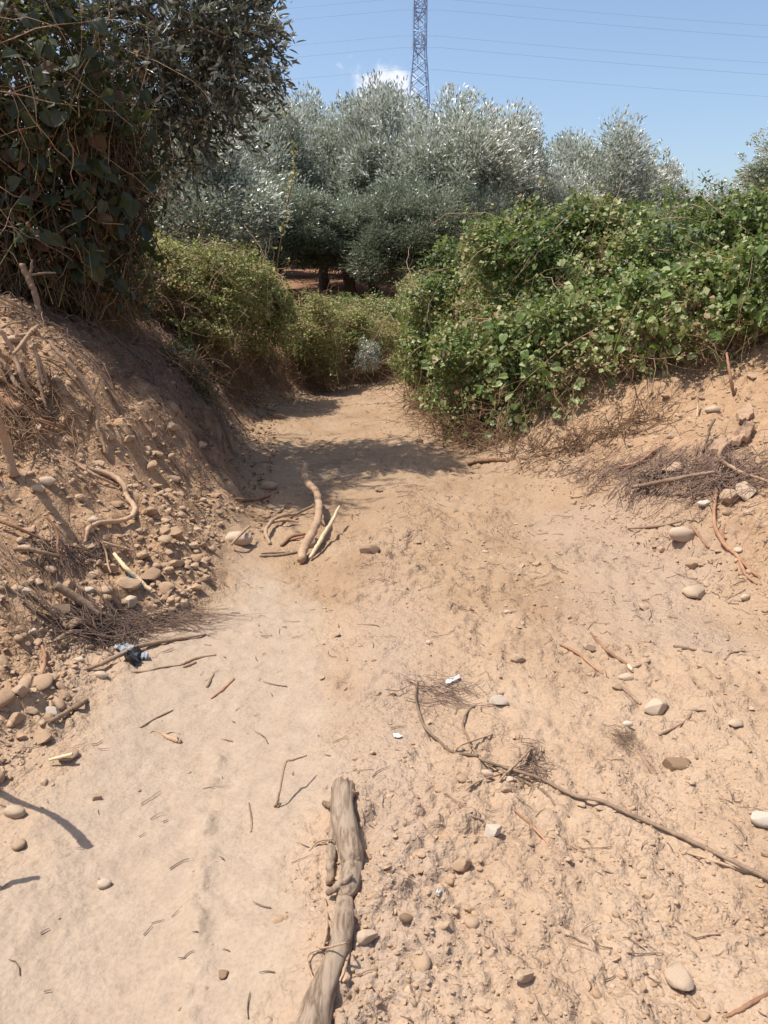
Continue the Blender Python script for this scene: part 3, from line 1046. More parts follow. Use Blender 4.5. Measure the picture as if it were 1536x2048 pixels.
# forked dead branch half way up the track
stick('dead_branch', 'forked grey-tan dead branch standing out of the track on a dusty stone', 'branch',
      [(602, 1120, 17, .03), (610, 1095, 18, .06), (622, 1070, 17, .10), (634, 1045, 15, .12), (638, 1015, 14, .14), (633, 985, 13, .16), (616, 966, 15, .17), (609, 948, 14, .18), (611, 932, 11, .19)], 'dusty',
      [('side_branch', [(620, 1116, 7, .02), (640, 1082, 9, .06), (662, 1046, 8, .10), (679, 1012, 4, .13)], 'palewood'),
       ('twig', [(636, 1030, 5, .13), (642, 1045, 5, .08), (648, 1052, 4, .03)], 'dusty'),
       ('twig', [(615, 966, 4, .17), (624, 958, 4, .18), (620, 950, 3, .2)], 'dusty')])
stick('root', 'curled tan root looping beside the forked dead branch', 'root',
      [(540, 1088, 7), (531, 1066, 8, .03), (540, 1046, 8, .05), (558, 1034, 7, .05), (592, 1028, 5, .03)], 'dusty', [('side_root', [(545, 1044, 6, .04), (575, 1040, 6, .04), (597, 1044, 4, .02)], 'dusty')])
stick('stick', 'thin brown stick slanting up behind the curled root', 'stick', [(580, 1035, 5), (604, 1022, 6, .03), (627, 1012, 5, .05)], 'greywood')
stick('stick', 'pair of bent sticks lying left of the forked branch foot', 'stick', [(562, 1092, 6), (582, 1074, 7, .02), (610, 1068, 6, .02)], 'redwood', [('side_branch', [(580, 1080, 5), (606, 1074, 5, .02)], 'redwood')])
stick('stick', 'flat double stick at the near foot of the forked branch', 'stick', [(519, 1112, 6), (560, 1110, 7), (594, 1104, 6)], 'greywood', [('side_branch', [(522, 1106, 4), (580, 1104, 4)], 'dusty')])
stick('stick', 'dark stick across the dusty boulder at the bank foot', 'stick', [(462, 1090, 5, .03), (480, 1070, 6, .09), (500, 1052, 4, .09)], 'dusty')
stick('root', 'bent root running from the bank to the reddish oblong stone', 'root', [(470, 998, 6), (500, 1000, 7), (530, 994, 7), (556, 984, 5)], 'redwood')
stick('stick', 'thin stick on sunlit dust below the reddish oblong stone', 'stick', [(530, 1038, 4), (560, 1022, 5), (577, 1006, 3)], 'dusty')

# sticks on the left bank
stick('root', 'long thin root bending down the left bank to the rubble', 'root',
      [(30, 672, 6, .16), (62, 668, 7, .22), (90, 675, 7, .25), (117, 706, 8, .26), (140, 731, 8, .25), (160, 753, 9, .22), (176, 782, 8, .18), (190, 806, 9, .14), (196, 820, 8, .12), (195, 851, 7, .08), (205, 879, 7, .05), (211, 908, 6, .02)],
      'dusty', [('twig', [(163, 760, 3, .2), (168, 775, 3, .18)], 'dusty'), ('twig', [(160, 755, 3, .22), (174, 758, 3, .23)], 'dusty'), ('side_root', [(196, 815, 5, .13), (212, 820, 4, .10), (222, 834, 3, .05)], 'dusty'),
                ('knot', [(84, 670, 9, .25), (94, 676, 12, .25), (97, 684, 8, .25)], 'dusty')])
stick('stake', 'split pale stake leaning with its torn lower end on the bank', 'stake', [(0, 658, 8, .26), (25, 702, 9, .20), (42, 748, 10, .12), (50, 770, 10, .07), (60, 792, 11, .03)], 'dusty',
      [('splinter', [(46, 760, 5, .08), (54, 782, 5, .04), (58, 796, 3, .01)], 'palewood')])
stick('stick', 'short straight stick crossing the split pale stake', 'stick', [(27, 708, 6, .2), (44, 688, 8, .23), (58, 670, 9, .26), (68, 660, 11, .27)], 'dusty', [('knot', [(60, 668, 8, .27), (68, 660, 10, .28), (72, 656, 6, .28)], 'dusty')])
stick('stick', 'stout barkless stick with a knobby top among the bank sticks', 'stick', [(60, 694, 7, .18), (69, 696, 10, .17), (74, 716, 8, .14), (80, 745, 8, .1), (86, 768, 6, .06)], 'dusty', [('side_branch', [(76, 708, 5, .15), (88, 745, 6, .1), (96, 772, 6, .05)], 'dusty'), ('knot', [(66, 692, 9, .18), (76, 692, 10, .18), (82, 696, 6, .17)], 'dusty')])
stick('stick', 'pale thick stick below the knobby-topped stick', 'stick', [(74, 752, 7, .08), (82, 778, 8, .06), (88, 804, 9, .04), (93, 824, 8, .02)], 'dusty')
stick('stick', 'two pale poles stacked at the rim of the bank', 'stick', [(-14, 696, 8, .12), (6, 712, 9, .10), (24, 724, 8, .08)], 'dusty', [('side_branch', [(-12, 712, 8, .06), (14, 735, 9, .05), (36, 778, 9, .02)], 'dusty')])
stick('stick', 'pinkish sunlit stick high on the shaded bank', 'stick', [(-6, 592, 5, .12), (20, 604, 6, .1), (46, 616, 4, .06)], 'dusty')
stick('stick', 'thin forked stick reaching over the leaning sticks', 'stick', [(0, 657, 4, .2), (18, 648, 4, .22), (50, 642, 3, .24)], 'dusty', [('twig', [(18, 648, 3, .22), (27, 670, 3, .18)], 'dusty')])
stick('root', 'thick shaded root standing out of the bank top', 'root', [(44, 528, 12, .3), (56, 556, 12, .22), (68, 580, 12, .15), (76, 614, 11, .08), (84, 648, 12, .02)], 'greywood', [('side_root', [(55, 553, 6, .24), (62, 540, 5, .3), (64, 520, 4, .34)], 'greywood'), ('side_root', [(58, 550, 5, .24), (90, 546, 4, .26), (112, 546, 3, .28)], 'greywood')], D=4.9)
stick('log', 'dark rotten log end lying in the brush on the bank', 'log', [(-14, 782, 22), (10, 800, 24), (34, 818, 22), (48, 830, 17)], 'redwood')
stick('stick', 'straight stick beside the dark rotten log end', 'stick', [(-6, 752, 5, .06), (20, 772, 6, .05), (46, 792, 5, .04)], 'redwood')
stick('stake', 'smooth pale upright stake in front of the bank brush', 'stake', [(-16, 806, 15, .40), (0, 850, 16, .27), (14, 896, 16, .14), (29, 952, 17, .01)], 'dusty', n=30, jag=.002)
stick('root', 'snaking reddish root winding down the rubble slope', 'root',
      [(121, 910, 7), (142, 924, 9), (164, 934, 10), (219, 949, 11, .04), (248, 970, 11, .04), (254, 992, 10, .04), (268, 1012, 11, .04), (266, 1030, 10, .04), (240, 1042, 10, .03), (198, 1046, 9, .03), (178, 1058, 8, .03), (170, 1086, 6, .02)], 'dusty',
      [('side_root', [(150, 926, 6), (190, 950, 7, .03), (228, 968, 5, .02)], 'dusty'), ('side_root', [(121, 910, 5), (104, 918, 4), (108, 930, 4)], 'dusty')])
stick('stick', 'split stick sunk in the soil above the snaking root', 'stick', [(60, 838, 8, .04), (96, 846, 10, .04), (128, 854, 9, .03)], 'redwood')
stick('stick', 'thin red-brown stick across the stones near the snaking root', 'stick', [(-4, 1041, 7, .04), (36, 1056, 7, .04), (74, 1074, 6, .03), (101, 1084, 4, .02)], 'redwood')
stick('stick', 'upright reddish twig curving over the rubble', 'stick', [(92, 1033, 5, .10), (110, 1055, 6, .10), (116, 1075, 6, .08), (116, 1098, 6, .05), (126, 1128, 4, .02)], 'redwood')
stick('stick', 'long grey stick lying across the upright reddish twig', 'stick', [(28, 1098, 8, .05), (55, 1098, 9, .05), (90, 1106, 8, .05), (128, 1114, 5, .03)], 'greywood')
stick('stake', 'sawn round brown stake end jutting from the rubble', 'stake', [(112, 1170, 17, .07), (140, 1188, 18, .06), (170, 1207, 18, .04), (202, 1228, 16, .02)], 'greywood', n=26, jag=.001, wob=.02)
stick('stick', 'bright split pale stick lying down the rubble by the blue scrap', 'stick', [(228, 1108, 7, .05), (250, 1134, 9, .05), (275, 1157, 9, .05), (303, 1182, 7, .03)], 'palewood')
stick('stick', 'thin stick hanging beside the bright split stick', 'stick', [(204, 1084, 4, .06), (212, 1104, 4, .05), (216, 1130, 4, .04), (222, 1146, 3, .02)], 'dusty')
stick('stick', 'slim stick meeting the top of the bright split stick', 'stick', [(200, 1082, 5, .05), (232, 1092, 5, .04), (268, 1102, 4, .03)], 'dusty')
stick('stick', 'grey stick half buried beside the long thin cream stone', 'stick', [(4, 1168, 6), (24, 1182, 8), (48, 1196, 7)], 'greywood')
stick('stick', 'long crooked stick bordering the pale lane by charred plastic', 'stick', [(150, 1346, 5), (176, 1338, 8), (219, 1320, 10, .025), (256, 1302, 10, .025), (289, 1290, 9, .02), (351, 1279, 8), (412, 1269, 4)], 'greywood')
stick('stick', 'two thin bark strips lying flat on the pale lane', 'stick', [(363, 1328, 7), (395, 1315, 8), (432, 1309, 4)], 'dusty', [('bark_strip', [(366, 1334, 6), (392, 1324, 5)], 'dusty')])
stick('stick', 'very thin twig along the rim of the pale lane', 'stick', [(222, 1344, 4), (280, 1344, 4), (320, 1336, 4), (362, 1330, 3)], 'greywood')
stick('stick', 'lone dark twig slanting on the smooth pale lane', 'stick', [(422, 1397, 4), (446, 1379, 6), (468, 1358, 5)], 'redwood')
stick('stick', 'short dark twig standing near the lone slanting twig', 'stick', [(414, 1374, 5), (420, 1362, 5), (428, 1348, 3)], 'greywood')
stick('stick', 'grey-brown rough stick behind the pale wedge-shaped stone', 'stick', [(84, 1446, 8), (112, 1437, 10, .02), (140, 1420, 10, .02), (158, 1410, 12, .02), (174, 1400, 8)], 'greywood')
stick('stick', 'stubby broken twig with frayed end on the pale lane', 'stick', [(326, 1468, 6), (338, 1475, 10), (352, 1480, 11), (362, 1484, 8)], 'dusty', [('twig', [(330, 1468, 3), (345, 1464, 3), (360, 1468, 2)], 'dusty'), ('twig', [(326, 1468, 3), (308, 1462, 3), (300, 1466, 2)], 'dusty')])
stick('stick', 'kinked thin twig propped up on the pale lane casting a shadow', 'stick', [(553, 1612, 5, .005), (560, 1580, 4, .05), (571, 1526, 5, .10), (586, 1520, 4, .10), (613, 1511, 3, .08)], 'dusty', [('twig', [(548, 1613, 4, .004), (556, 1600, 4, .01)], 'dusty'), ('twig', [(556, 1614, 3, .004), (558, 1598, 3, .014)], 'dusty')])
stick('stick', 'short stick leaning on the tall angular stone', 'stick', [(98, 1520, 6, .02), (122, 1514, 7, .03), (146, 1508, 6, .04)], 'palewood')
stick('stick', 'thin curved twig flat on the lane beside the log', 'stick', [(498, 1606, 3), (503, 1640, 4), (502, 1664, 4)], 'greywood')
stick('stick', 'fine twig across the pale lane above the stubby twig', 'stick', [(280, 1455, 3), (310, 1437, 4), (346, 1420, 3)], 'greywood')
stick('stick', 'reddish bent root strip dropping through the rubble stones', 'root', [(84, 1292, 6, .02), (90, 1312, 8, .02), (86, 1340, 8, .02), (80, 1358, 5)], 'redwood')
stick('stick', 'dark peeled stick at the left end of the twig heap', 'stick', [(106, 1288, 10, .02), (124, 1274, 11, .04), (144, 1262, 8, .04)], 'greywood')

# right side
stick('branch', 'long bare branch lying along the foot of the bramble', 'branch', [(934, 928, 6), (958, 922, 8), (1000, 920, 8), (1050, 918, 8), (1080, 911, 7), (1112, 904, 5)], 'redwood')
stick('branch', 'straight brown branch lying across the brush pile', 'branch', [(1262, 975, 7, .05), (1300, 968, 9, .09), (1350, 958, 9, .12), (1390, 950, 8, .12), (1430, 944, 6, .1)], 'greywood')
stick('root', 'hooked pale root arching over the brush pile', 'root', [(1453, 888, 8, .12), (1443, 898, 8, .14), (1439, 912, 8, .14), (1446, 924, 8, .12), (1466, 936, 8, .10), (1490, 948, 7, .08), (1524, 958, 6, .06), (1545, 968, 5, .04)], 'dusty')
stick('root', 'forked crooked root running down past the round cream stone', 'root', [(1434, 976, 6, .03), (1430, 1006, 6, .03), (1428, 1042, 7, .02), (1438, 1072, 9, .02), (1456, 1096, 9, .02), (1476, 1114, 8), (1490, 1146, 7), (1514, 1168, 5)], 'redwood',
      [('side_root', [(1450, 1090, 5), (1446, 1066, 5), (1450, 1048, 4)], 'redwood'), ('side_root', [(1478, 1116, 6), (1506, 1144, 7), (1540, 1168, 5)], 'redwood')])
stick('stick', 'thin stick running behind the smooth rounded boulder', 'stick', [(1256, 1057, 3), (1290, 1055, 5), (1330, 1050, 5), (1362, 1042, 5, .03)], 'greywood')
stick('stick', 'dark twig angling away right of the smooth rounded boulder', 'stick', [(1384, 1054, 4, .03), (1398, 1072, 6), (1408, 1084, 6), (1418, 1096, 4)], 'redwood')
stick('stick', 'straight thin pole leaning out of the bramble edge', 'stick', [(1453, 706, 4, .30), (1460, 748, 6, .16), (1467, 790, 7, .01)], 'redwood')
stick('stick', 'upright dry stem on the slope above the brush pile', 'stick', [(1396, 790, 3, .12), (1396, 812, 4, .06), (1394, 834, 4, .0)], 'dusty')
stick('stick', 'crooked dark twig standing before the clay slab', 'stick', [(1430, 838, 5, .12), (1420, 854, 6, .1), (1416, 872, 5, .06), (1405, 905, 4, .02)], 'greywood')
stick('stick', 'thin twig lying over the slope towards the bramble', 'stick', [(1236, 934, 5), (1275, 925, 6, .03), (1310, 900, 5, .03), (1330, 890, 3)], 'redwood')
stick('stick', 'broken twig ending at the squarish pale stone', 'stick', [(1182, 1266, 4), (1196, 1284, 6), (1212, 1299, 6), (1236, 1317, 6), (1258, 1331, 5)], 'redwood', [('splinter', [(1256, 1330, 8, .015), (1262, 1338, 7, .012), (1266, 1344, 4)], 'palewood'), ('twig', [(1264, 1336, 4), (1280, 1330, 4), (1300, 1322, 3)], 'greywood')])
stick('stick', 'broken twig lying parallel below the one at the squarish stone', 'stick', [(1120, 1289, 4), (1144, 1300, 6), (1164, 1313, 6), (1186, 1332, 5), (1206, 1348, 4)], 'redwood')
stick('stick', 'short dark stick pointing at the long flat pale stone', 'stick', [(1245, 1376, 5), (1264, 1392, 8), (1281, 1408, 6)], 'greywood')
stick('stick', 'curved thin twig with a crossbar tip on the pink dust', 'stick', [(1318, 1470, 5), (1340, 1460, 5), (1366, 1445, 4), (1380, 1432, 4), (1384, 1420, 3)], 'greywood', [('twig', [(1367, 1420, 3), (1390, 1421, 4), (1412, 1422, 3)], 'greywood')])
stick('stick', 'grey strip of bark above the dark earth clod', 'stick', [(1276, 1502, 6), (1290, 1522, 8), (1302, 1542, 8), (1320, 1562, 5)], 'greywood', [('bark_strip', [(1292, 1520, 4), (1306, 1534, 4), (1314, 1548, 3)], 'greywood')])
stick('stick', 'crooked little twig beside the flat cream stone', 'stick', [(1432, 1328, 4), (1450, 1318, 4), (1462, 1306, 4), (1488, 1301, 3)], 'greywood')
stick('stick', 'small knobby twig on the pebbly right lane', 'stick', [(1348, 1292, 6), (1366, 1296, 7), (1390, 1300, 5), (1424, 1304, 4)], 'greywood')
stick('stick', 'thin straight twig below the sharp-edged whitish stone', 'stick', [(1028, 1618, 4), (1050, 1640, 5), (1065, 1653, 5), (1092, 1682, 4), (1113, 1708, 4)], 'redwood')
stick('stick', 'thick blurred twig in the dusty corner', 'stick', [(1446, 2036, 6), (1480, 2020, 9), (1510, 2002, 9), (1560, 1976, 8)], 'redwood')
stick('stick', 'grey twig touching the tongue-shaped stone', 'stick', [(1358, 1978, 7), (1374, 1990, 9), (1388, 2006, 9), (1397, 2017, 6)], 'greywood')
stick('stick', 'small forked twig on dust right of the log', 'stick', [(1124, 1844, 3), (1148, 1872, 4), (1165, 1884, 4), (1192, 1897, 3)], 'greywood', [('twig', [(1130, 1870, 4), (1150, 1875, 4)], 'greywood')])
stick('stick', 'bent dark twig near the middle of the right lane', 'stick', [(1170, 1714, 4), (1192, 1722, 5), (1206, 1738, 4), (1226, 1746, 3)], 'greywood')
stick('stick', 'long thin twig forking and trailing off across the right lane', 'stick',
      [(940, 1489, 5), (963, 1518, 6, .012), (1010, 1535, 6, .015), (1077, 1556, 7, .015), (1147, 1590, 8, .012), (1206, 1603, 8, .012), (1260, 1628, 8, .012), (1362, 1673, 9, .012), (1444, 1712, 9, .015), (1550, 1764, 11, .015)], 'greywood',
      [('side_branch', [(975, 1526, 6, .012), (1010, 1544, 6, .01), (1049, 1563, 6), (1088, 1583, 6), (1108, 1606, 5), (1139, 1634, 4)], 'greywood'),
       ('side_branch', [(836, 1363, 3), (831, 1391, 4, .02), (840, 1430, 5, .02), (852, 1457, 6, .015), (880, 1484, 6), (906, 1504, 6), (957, 1512, 6)], 'greywood'),
       ('side_branch', [(979, 1402, 4), (948, 1412, 5), (930, 1430, 5, .015), (926, 1453, 5, .015), (941, 1484, 5, .012)], 'greywood'),
       ('twig', [(910, 1503, 4), (922, 1490, 4, .02), (950, 1480, 4, .02), (985, 1468, 3)], 'dusty'),
       ('twig', [(985, 1592, 5), (1000, 1560, 5, .01), (1030, 1530, 5, .02), (1060, 1500, 5, .02)], 'dusty'),
       ('twig', [(915, 1595, 4), (950, 1566, 4, .01), (1000, 1548, 4, .01), (1058, 1524, 3)], 'dusty'),
       ('side_branch', [(1358, 1700, 5), (1430, 1722, 6), (1495, 1746, 6), (1550, 1770, 7)], 'dusty')])
stick('stick', 'thin dark twig running up to the sharp-edged whitish stone', 'stick', [(892, 1586, 4), (920, 1612, 5), (942, 1630, 4), (966, 1642, 3)], 'greywood')

# a bent branch arching in from beyond the left edge, whose curved shadow lies on the lane
sun_v = np.array(to_sun)


def above_shadow(pts, hs):
    """points that high over the ground whose shadows fall on the given pixels"""
    return [g_ + sun_v * (h_ / sun_v[2]) for g_, h_ in zip(hits([p_[0] for p_ in pts], [p_[1] for p_ in pts]), hs)]


tip = above_shadow([(58, 1612), (88, 1622), (120, 1640), (150, 1664), (176, 1694)], [.50, .52, .52, .50, .47])
root_ = np.array([-2.0, 2.1, 0.])
root_[2] = ground_z(root_[0], root_[1]) - .05
e = empty('bent_branch', Vector(root_), 'bent bare branch arching over the rubble and casting a curved shadow on the lane', 'branch')
child('stem', world_stick([root_, root_ + np.array([.12, -.02, .3]), tip[0] * .55 + root_ * .45 + np.array([0, 0, .28])] + tip, [.028, .024, .016, .008, .009, .011, .012, .013], 'greywood', 10, 60, .12), e)
tw = above_shadow([(-20, 1768), (30, 1764), (78, 1756)], [.42, .44, .45])
child('side_branch', world_stick([root_ + np.array([.12, -.02, .3]), tw[0] * .6 + root_ * .4 + np.array([0, 0, .2])] + tw, [.018, .015, .012, .012, .01], 'greywood', 8, 30, .08), e)

# small scraps
def patch_mesh(name, pts, lift, mat, thick=.004, crumple=.01):
    """crumpled sheet over a pixel outline, with thickness"""
    bm = bmesh.new()
    vs = [bm.verts.new(hit(a, b, lift)) for a, b in pts]
    f = bm.faces.new(vs)
    bmesh.ops.triangulate(bm, faces=[f])
    bmesh.ops.subdivide_edges(bm, edges=bm.edges[:], cuts=3, use_grid_fill=True)
    for v in bm.verts:
        v.co += Vector((random.gauss(0, crumple * .4), random.gauss(0, crumple * .4), random.gauss(crumple * .5, crumple)))
    bmesh.ops.recalc_face_normals(bm, faces=bm.faces[:])
    ex = bmesh.ops.extrude_face_region(bm, geom=bm.faces[:])
    bmesh.ops.translate(bm, verts=[v for v in ex['geom'] if isinstance(v, bmesh.types.BMVert)], vec=(0, 0, -thick))
    bmesh.ops.recalc_face_normals(bm, faces=bm.faces[:])
    me = bpy.data.meshes.new(name)
    bm.to_mesh(me)
    bm.free()
    me.materials.append(M[mat])
    return me


def scrap(name, label, cat, pts, lift, mat, **kw):
    o = obj(name, patch_mesh(name, pts, lift, mat, **kw))
    recentre(o, hit(*pts[0]))
    return tag(o, label, cat)


scrap('plastic_scrap', 'torn blue plastic scrap caught under the bright split stick', 'plastic', [(254, 1148), (262, 1152), (270, 1156), (284, 1164), (288, 1174), (280, 1172), (272, 1162), (258, 1158)], .03, 'blue', thick=.002, crumple=.008)
e = empty('plastic_bag', hit(262, 1316), 'charred black and grey plastic bag remains at the end of the twig heap', 'plastic')
child('melted_lump', patch_mesh('melted_lump', [(248, 1316), (256, 1306), (268, 1302), (282, 1306), (284, 1318), (272, 1326), (256, 1324)], .015, 'black', thick=.006, crumple=.014), e)
child('film', patch_mesh('film', [(228, 1292), (246, 1286), (262, 1296), (290, 1306), (296, 1316), (284, 1318), (262, 1308), (240, 1304)], .012, 'greyfilm', thick=.002, crumple=.008), e)
scrap('plastic_chip', 'bright white plastic chip beside the thin twig tangle', 'plastic', [(890, 1362), (900, 1356), (918, 1349), (921, 1354), (906, 1362), (896, 1368)], .012, 'white', thick=.005, crumple=.002)
scrap('plastic_chip', 'small white flake on the loose ridge behind the log', 'plastic', [(786, 1468), (796, 1467), (806, 1472), (798, 1475), (788, 1473)], .008, 'white', thick=.003, crumple=.001)
scrap('paper_flake', 'tiny white leaf-shaped flake between the log and egg-shaped stone', 'paper', [(871, 1784), (880, 1774), (882, 1780), (876, 1791)], .010, 'white', thick=.002, crumple=.002)
e = empty('clay_slab', hit(1450, 905), 'overhanging broken crust of reddish clay above the brush pile', 'clay slab')
child('crust', patch_mesh('crust', [(1418, 896), (1428, 884), (1450, 872), (1470, 862), (1488, 848), (1504, 842), (1510, 852), (1500, 868), (1484, 880), (1462, 884), (1446, 894), (1424, 902)], .055, 'slab', thick=.03, crumple=.008), e)
child('crust', patch_mesh('crust', [(1472, 826), (1488, 812), (1502, 808), (1506, 824), (1496, 836), (1480, 838)], .045, 'slab', thick=.03, crumple=.006), e)


# ------------------------------------------------------------------ twig heaps and litter
def heap(name, label, n, centre_px, spread, direction, lift, length, mat='brush', rad=(.0015, .004), jitter=.5):
    px, py = rng.normal(centre_px[0], spread[0], n), rng.normal(centre_px[1], spread[1], n)
    p = hits(px, py, np.abs(rng.normal(0, lift, n)) + .004)
    up = p[:, 2] - height(p[:, 0], p[:, 1])
    a = direction + rng.normal(0, jitter, n)
    L = rng.uniform(*length, n)[:, None, None]
    d = np.stack([np.cos(a), np.sin(a), 0 * a], 1)
    side = np.stack([-d[:, 1], d[:, 0], 0 * a], 1) * rng.normal(0, .28, n)[:, None]
    ts = np.linspace(-.5, .5, 5)[None, :, None]
    P = p[:, None] + d[:, None] * ts * L + side[:, None] * ts ** 2 * L * 2 + rng.normal(size=(n, 5, 3)) * .009
    gz = height(P[..., 0].ravel(), P[..., 1].ravel()).reshape(n, 5)
    P[..., 2] = np.maximum(gz + .003, gz + up[:, None] * (1 + .5 * ts[..., 0] * rng.normal(size=(n, 1))))
    Rr = (rad[0] * (rad[1] / rad[0]) ** (rng.random(n) ** 2))[:, None] * np.linspace(1, .45, 5)
    V, Fs = tubes(np.array(P), np.array(Rr), 4)
    o = obj(name, mesh_np(name, V, Fs, None, True, M[mat]))
    recentre(o, P[0][2])
    o['kind'] = 'stuff'
    return tag(o, label, 'brushwood')


heap('brush_pile', 'tangled pile of thin purplish-brown dead twigs on the right slope', 440, (1420, 945), (95, 26), .3, .055, (.10, .34), rad=(.0015, .0045), jitter=1.5)
heap('brush_pile', 'loose spill of thin dead twigs below the bramble', 240, (1240, 940), (80, 20), .1, .015, (.05, .22), jitter=1.5)
heap('brush_pile', 'small heap of dark thin twigs against the sawn stake', 280, (215, 1250), (50, 14), .35, .035, (.07, .26), jitter=.7)
heap('brush_pile', 'fan of fine twig ends spilling onto the pale lane', 90, (360, 1236), (50, 10), .12, .012, (.15, .35), rad=(.001, .0025), jitter=.25)
heap('brush_pile', 'mat of dry twigs in the rubble under the long grey stick', 110, (140, 1110), (45, 12), -.4, .02, (.06, .2), jitter=.9)
heap('brush_pile', 'bundle of thin dry stems fanning down the rubble behind the sawn stake', 20, (55, 1150), (50, 16), -.55, .02, (.2, .45), mat='greywood', rad=(.0015, .003), jitter=.1)
heap('brush_pile', 'dense brush of broken sticks round the leaning stakes', 150, (50, 820), (50, 42), -.6, .05, (.10, .38), mat='drycane', rad=(.002, .007), jitter=.9)
heap('brush_pile', 'small tangle of wiry twigs beside the white plastic chip', 60, (905, 1385), (34, 17), -.35, .012, (.06, .24), rad=(.001, .0025), jitter=.5)
heap('brush_pile', 'fuzzy dead weed flattened on the pink dust', 70, (1250, 1478), (9, 8), -1.0, .008, (.03, .08), mat='greywood', rad=(.0006, .001), jitter=.5)
heap('brush_pile', 'scrap of matted roots under the forked twig', 60, (1062, 1530), (14, 24), 1.2, .012, (.03, .1), rad=(.001, .002), jitter=.8)


def litter():
    P, Rr = [], []
    N = 31000
    y = 1.2 * (11 / 1.2) ** (rng.random(N) ** .9)
    x = (rng.random(N) * 2 - 1) * (y * CP + HC * SP) * .65
    dl, dr, pale, wob = masks(x, y)
    dens = .024 + .05 * sst(2.2, 3.4, y) + .04 * sst(.4, 1.2, x) * sst(2.4, 3.4, y) - .012 * pale
    dens = np.where(dl > 0, .22, dens)
    dens = np.where(dr > -.15, .35, dens)
    dens = np.where((y > 4.2) & (dl < 0) & (dr < 0), .14, dens)
    keep = np.nonzero(rng.random(N) < dens)[0]
    x, y, dl = x[keep], y[keep], dl[keep]
    n = len(x)
    a = np.where(dl > .1, rng.normal(-.35, .5, n), rng.uniform(0, np.pi, n))
    L = .018 * (7.0) ** (rng.random(n) ** 2.2) * (.7 + .11 * y)
    L = np.where(dl > .1, L * 1.4, L)
    ts = np.linspace(-.5, .5, 4)
    bend = rng.normal(0, .35, n)
    dx, dy = np.cos(a), np.sin(a)
    X = x[:, None] + L[:, None] * (dx[:, None] * ts + -dy[:, None] * bend[:, None] * (ts ** 2 - .1))
    Y = y[:, None] + L[:, None] * (dy[:, None] * ts + dx[:, None] * bend[:, None] * (ts ** 2 - .1))
    r = rng.uniform(.0008, .0022, n) * (.8 + .09 * y)
    Z = height(X.ravel(), Y.ravel()).reshape(n, 4) + r[:, None] * 1.5 + .002 + (rng.random(n)[:, None] ** 3) * np.where(dl > 0, .02, .007)[:, None] * (ts + .5)
    V, Fs = tubes(np.stack([X, Y, Z], -1), r[:, None] * np.array([1, .95, .8, .5]), 3)
    o = obj('twig_litter', mesh_np('twig_litter', V, Fs, None, True, M['brush']))
    o['kind'] = 'stuff'
    tag(o, 'bits of dry twig and straw scattered over the ground', 'twigs')


litter()


# ------------------------------------------------------------------ foliage
LEAF = {
    'kite': (np.array([[0, 0, 0], [-.5, .5, .06], [0, 1, 0], [.5, .5, .06]]), np.array([[0, 2, 1], [0, 3, 2]])),
    'lance': (np.array([[0, 0, 0], [-.42, .3, .05], [-.36, .68, .04], [0, 1, -.05], [.36, .68, .04], [.42, .3, .05]]), np.array([[0, 2, 1], [0, 3, 2], [0, 4, 3], [0, 5, 4]])),
    'broad': (np.array([[0, .06, 0], [-.34, -.02, .03], [-.52, .32, .10], [-.30, .74, .06], [0, 1, -.08], [.30, .74, .06], [.52, .32, .10], [.34, -.02, .03]]),
              np.array([[0, 2, 1], [0, 3, 2], [0, 4, 3], [0, 5, 4], [0, 6, 5], [0, 7, 6]])),
}


def leaf_frames(dirs, normals):
    d = nrm(dirs)
    s = nrm(np.cross(d, normals))
    u = np.cross(s, d)
    return s, d, u


def leaf_cloud(P, dirs, normals, length, width, shape, rnd):
    base, tri = LEAF[shape]
    s, d, u = leaf_frames(dirs, normals)
    V = (P[:, None, :] + s[:, None, :] * (base[None, :, 0, None] * width[:, None, None])
         + d[:, None, :] * (base[None, :, 1, None] * length[:, None, None]) + u[:, None, :] * (base[None, :, 2, None] * length[:, None, None]))
    nv = len(base)
    T = tri[None] + (np.arange(len(P)) * nv)[:, None, None]
    return V.reshape(-1, 3), [T.reshape(-1, 3)], np.repeat(rnd, nv)


def leaf_mesh(name, P, dirs, normals, length, width, shape, rnd, mat):
    V, Fs, r_ = leaf_cloud(P, dirs, normals, length, width, shape, rnd)
    return mesh_np(name, V, Fs, dict(rnd=r_), False, M[mat])


def unit(n):
    return nrm(rng.normal(size=(n, 3)))


def single_leaves(parent, P, dirs, normals, length, width, shape, mat, n=300, name='leaf'):
    """the n largest-showing leaves as objects of their own, sharing a few meshes"""
    base, tri = LEAF[shape]
    metas = []
    for k in range(6):
        B = base.copy()
        B[:, 2] += .05 * np.sin(B[:, 1] * 3 + k) * (k % 3)
        metas.append(mesh_np('leaf', B, [tri], dict(rnd=np.full(len(B), (k + .5) / 6)), False, M[mat]))
    s, d, u = leaf_frames(dirs, normals)
    for i in range(min(n, len(P))):
        o = bpy.data.objects.new(name, metas[i % 6])
        C.objects.link(o)
        o.parent = parent
        S_, D_, U_ = s[i] * width[i], d[i] * length[i], u[i] * length[i]
        p = P[i] - np.array(parent.location)
        o.matrix_local = Matrix(((S_[0], D_[0], U_[0], p[0]), (S_[1], D_[1], U_[1], p[1]), (S_[2], D_[2], U_[2], p[2]), (0, 0, 0, 1)))


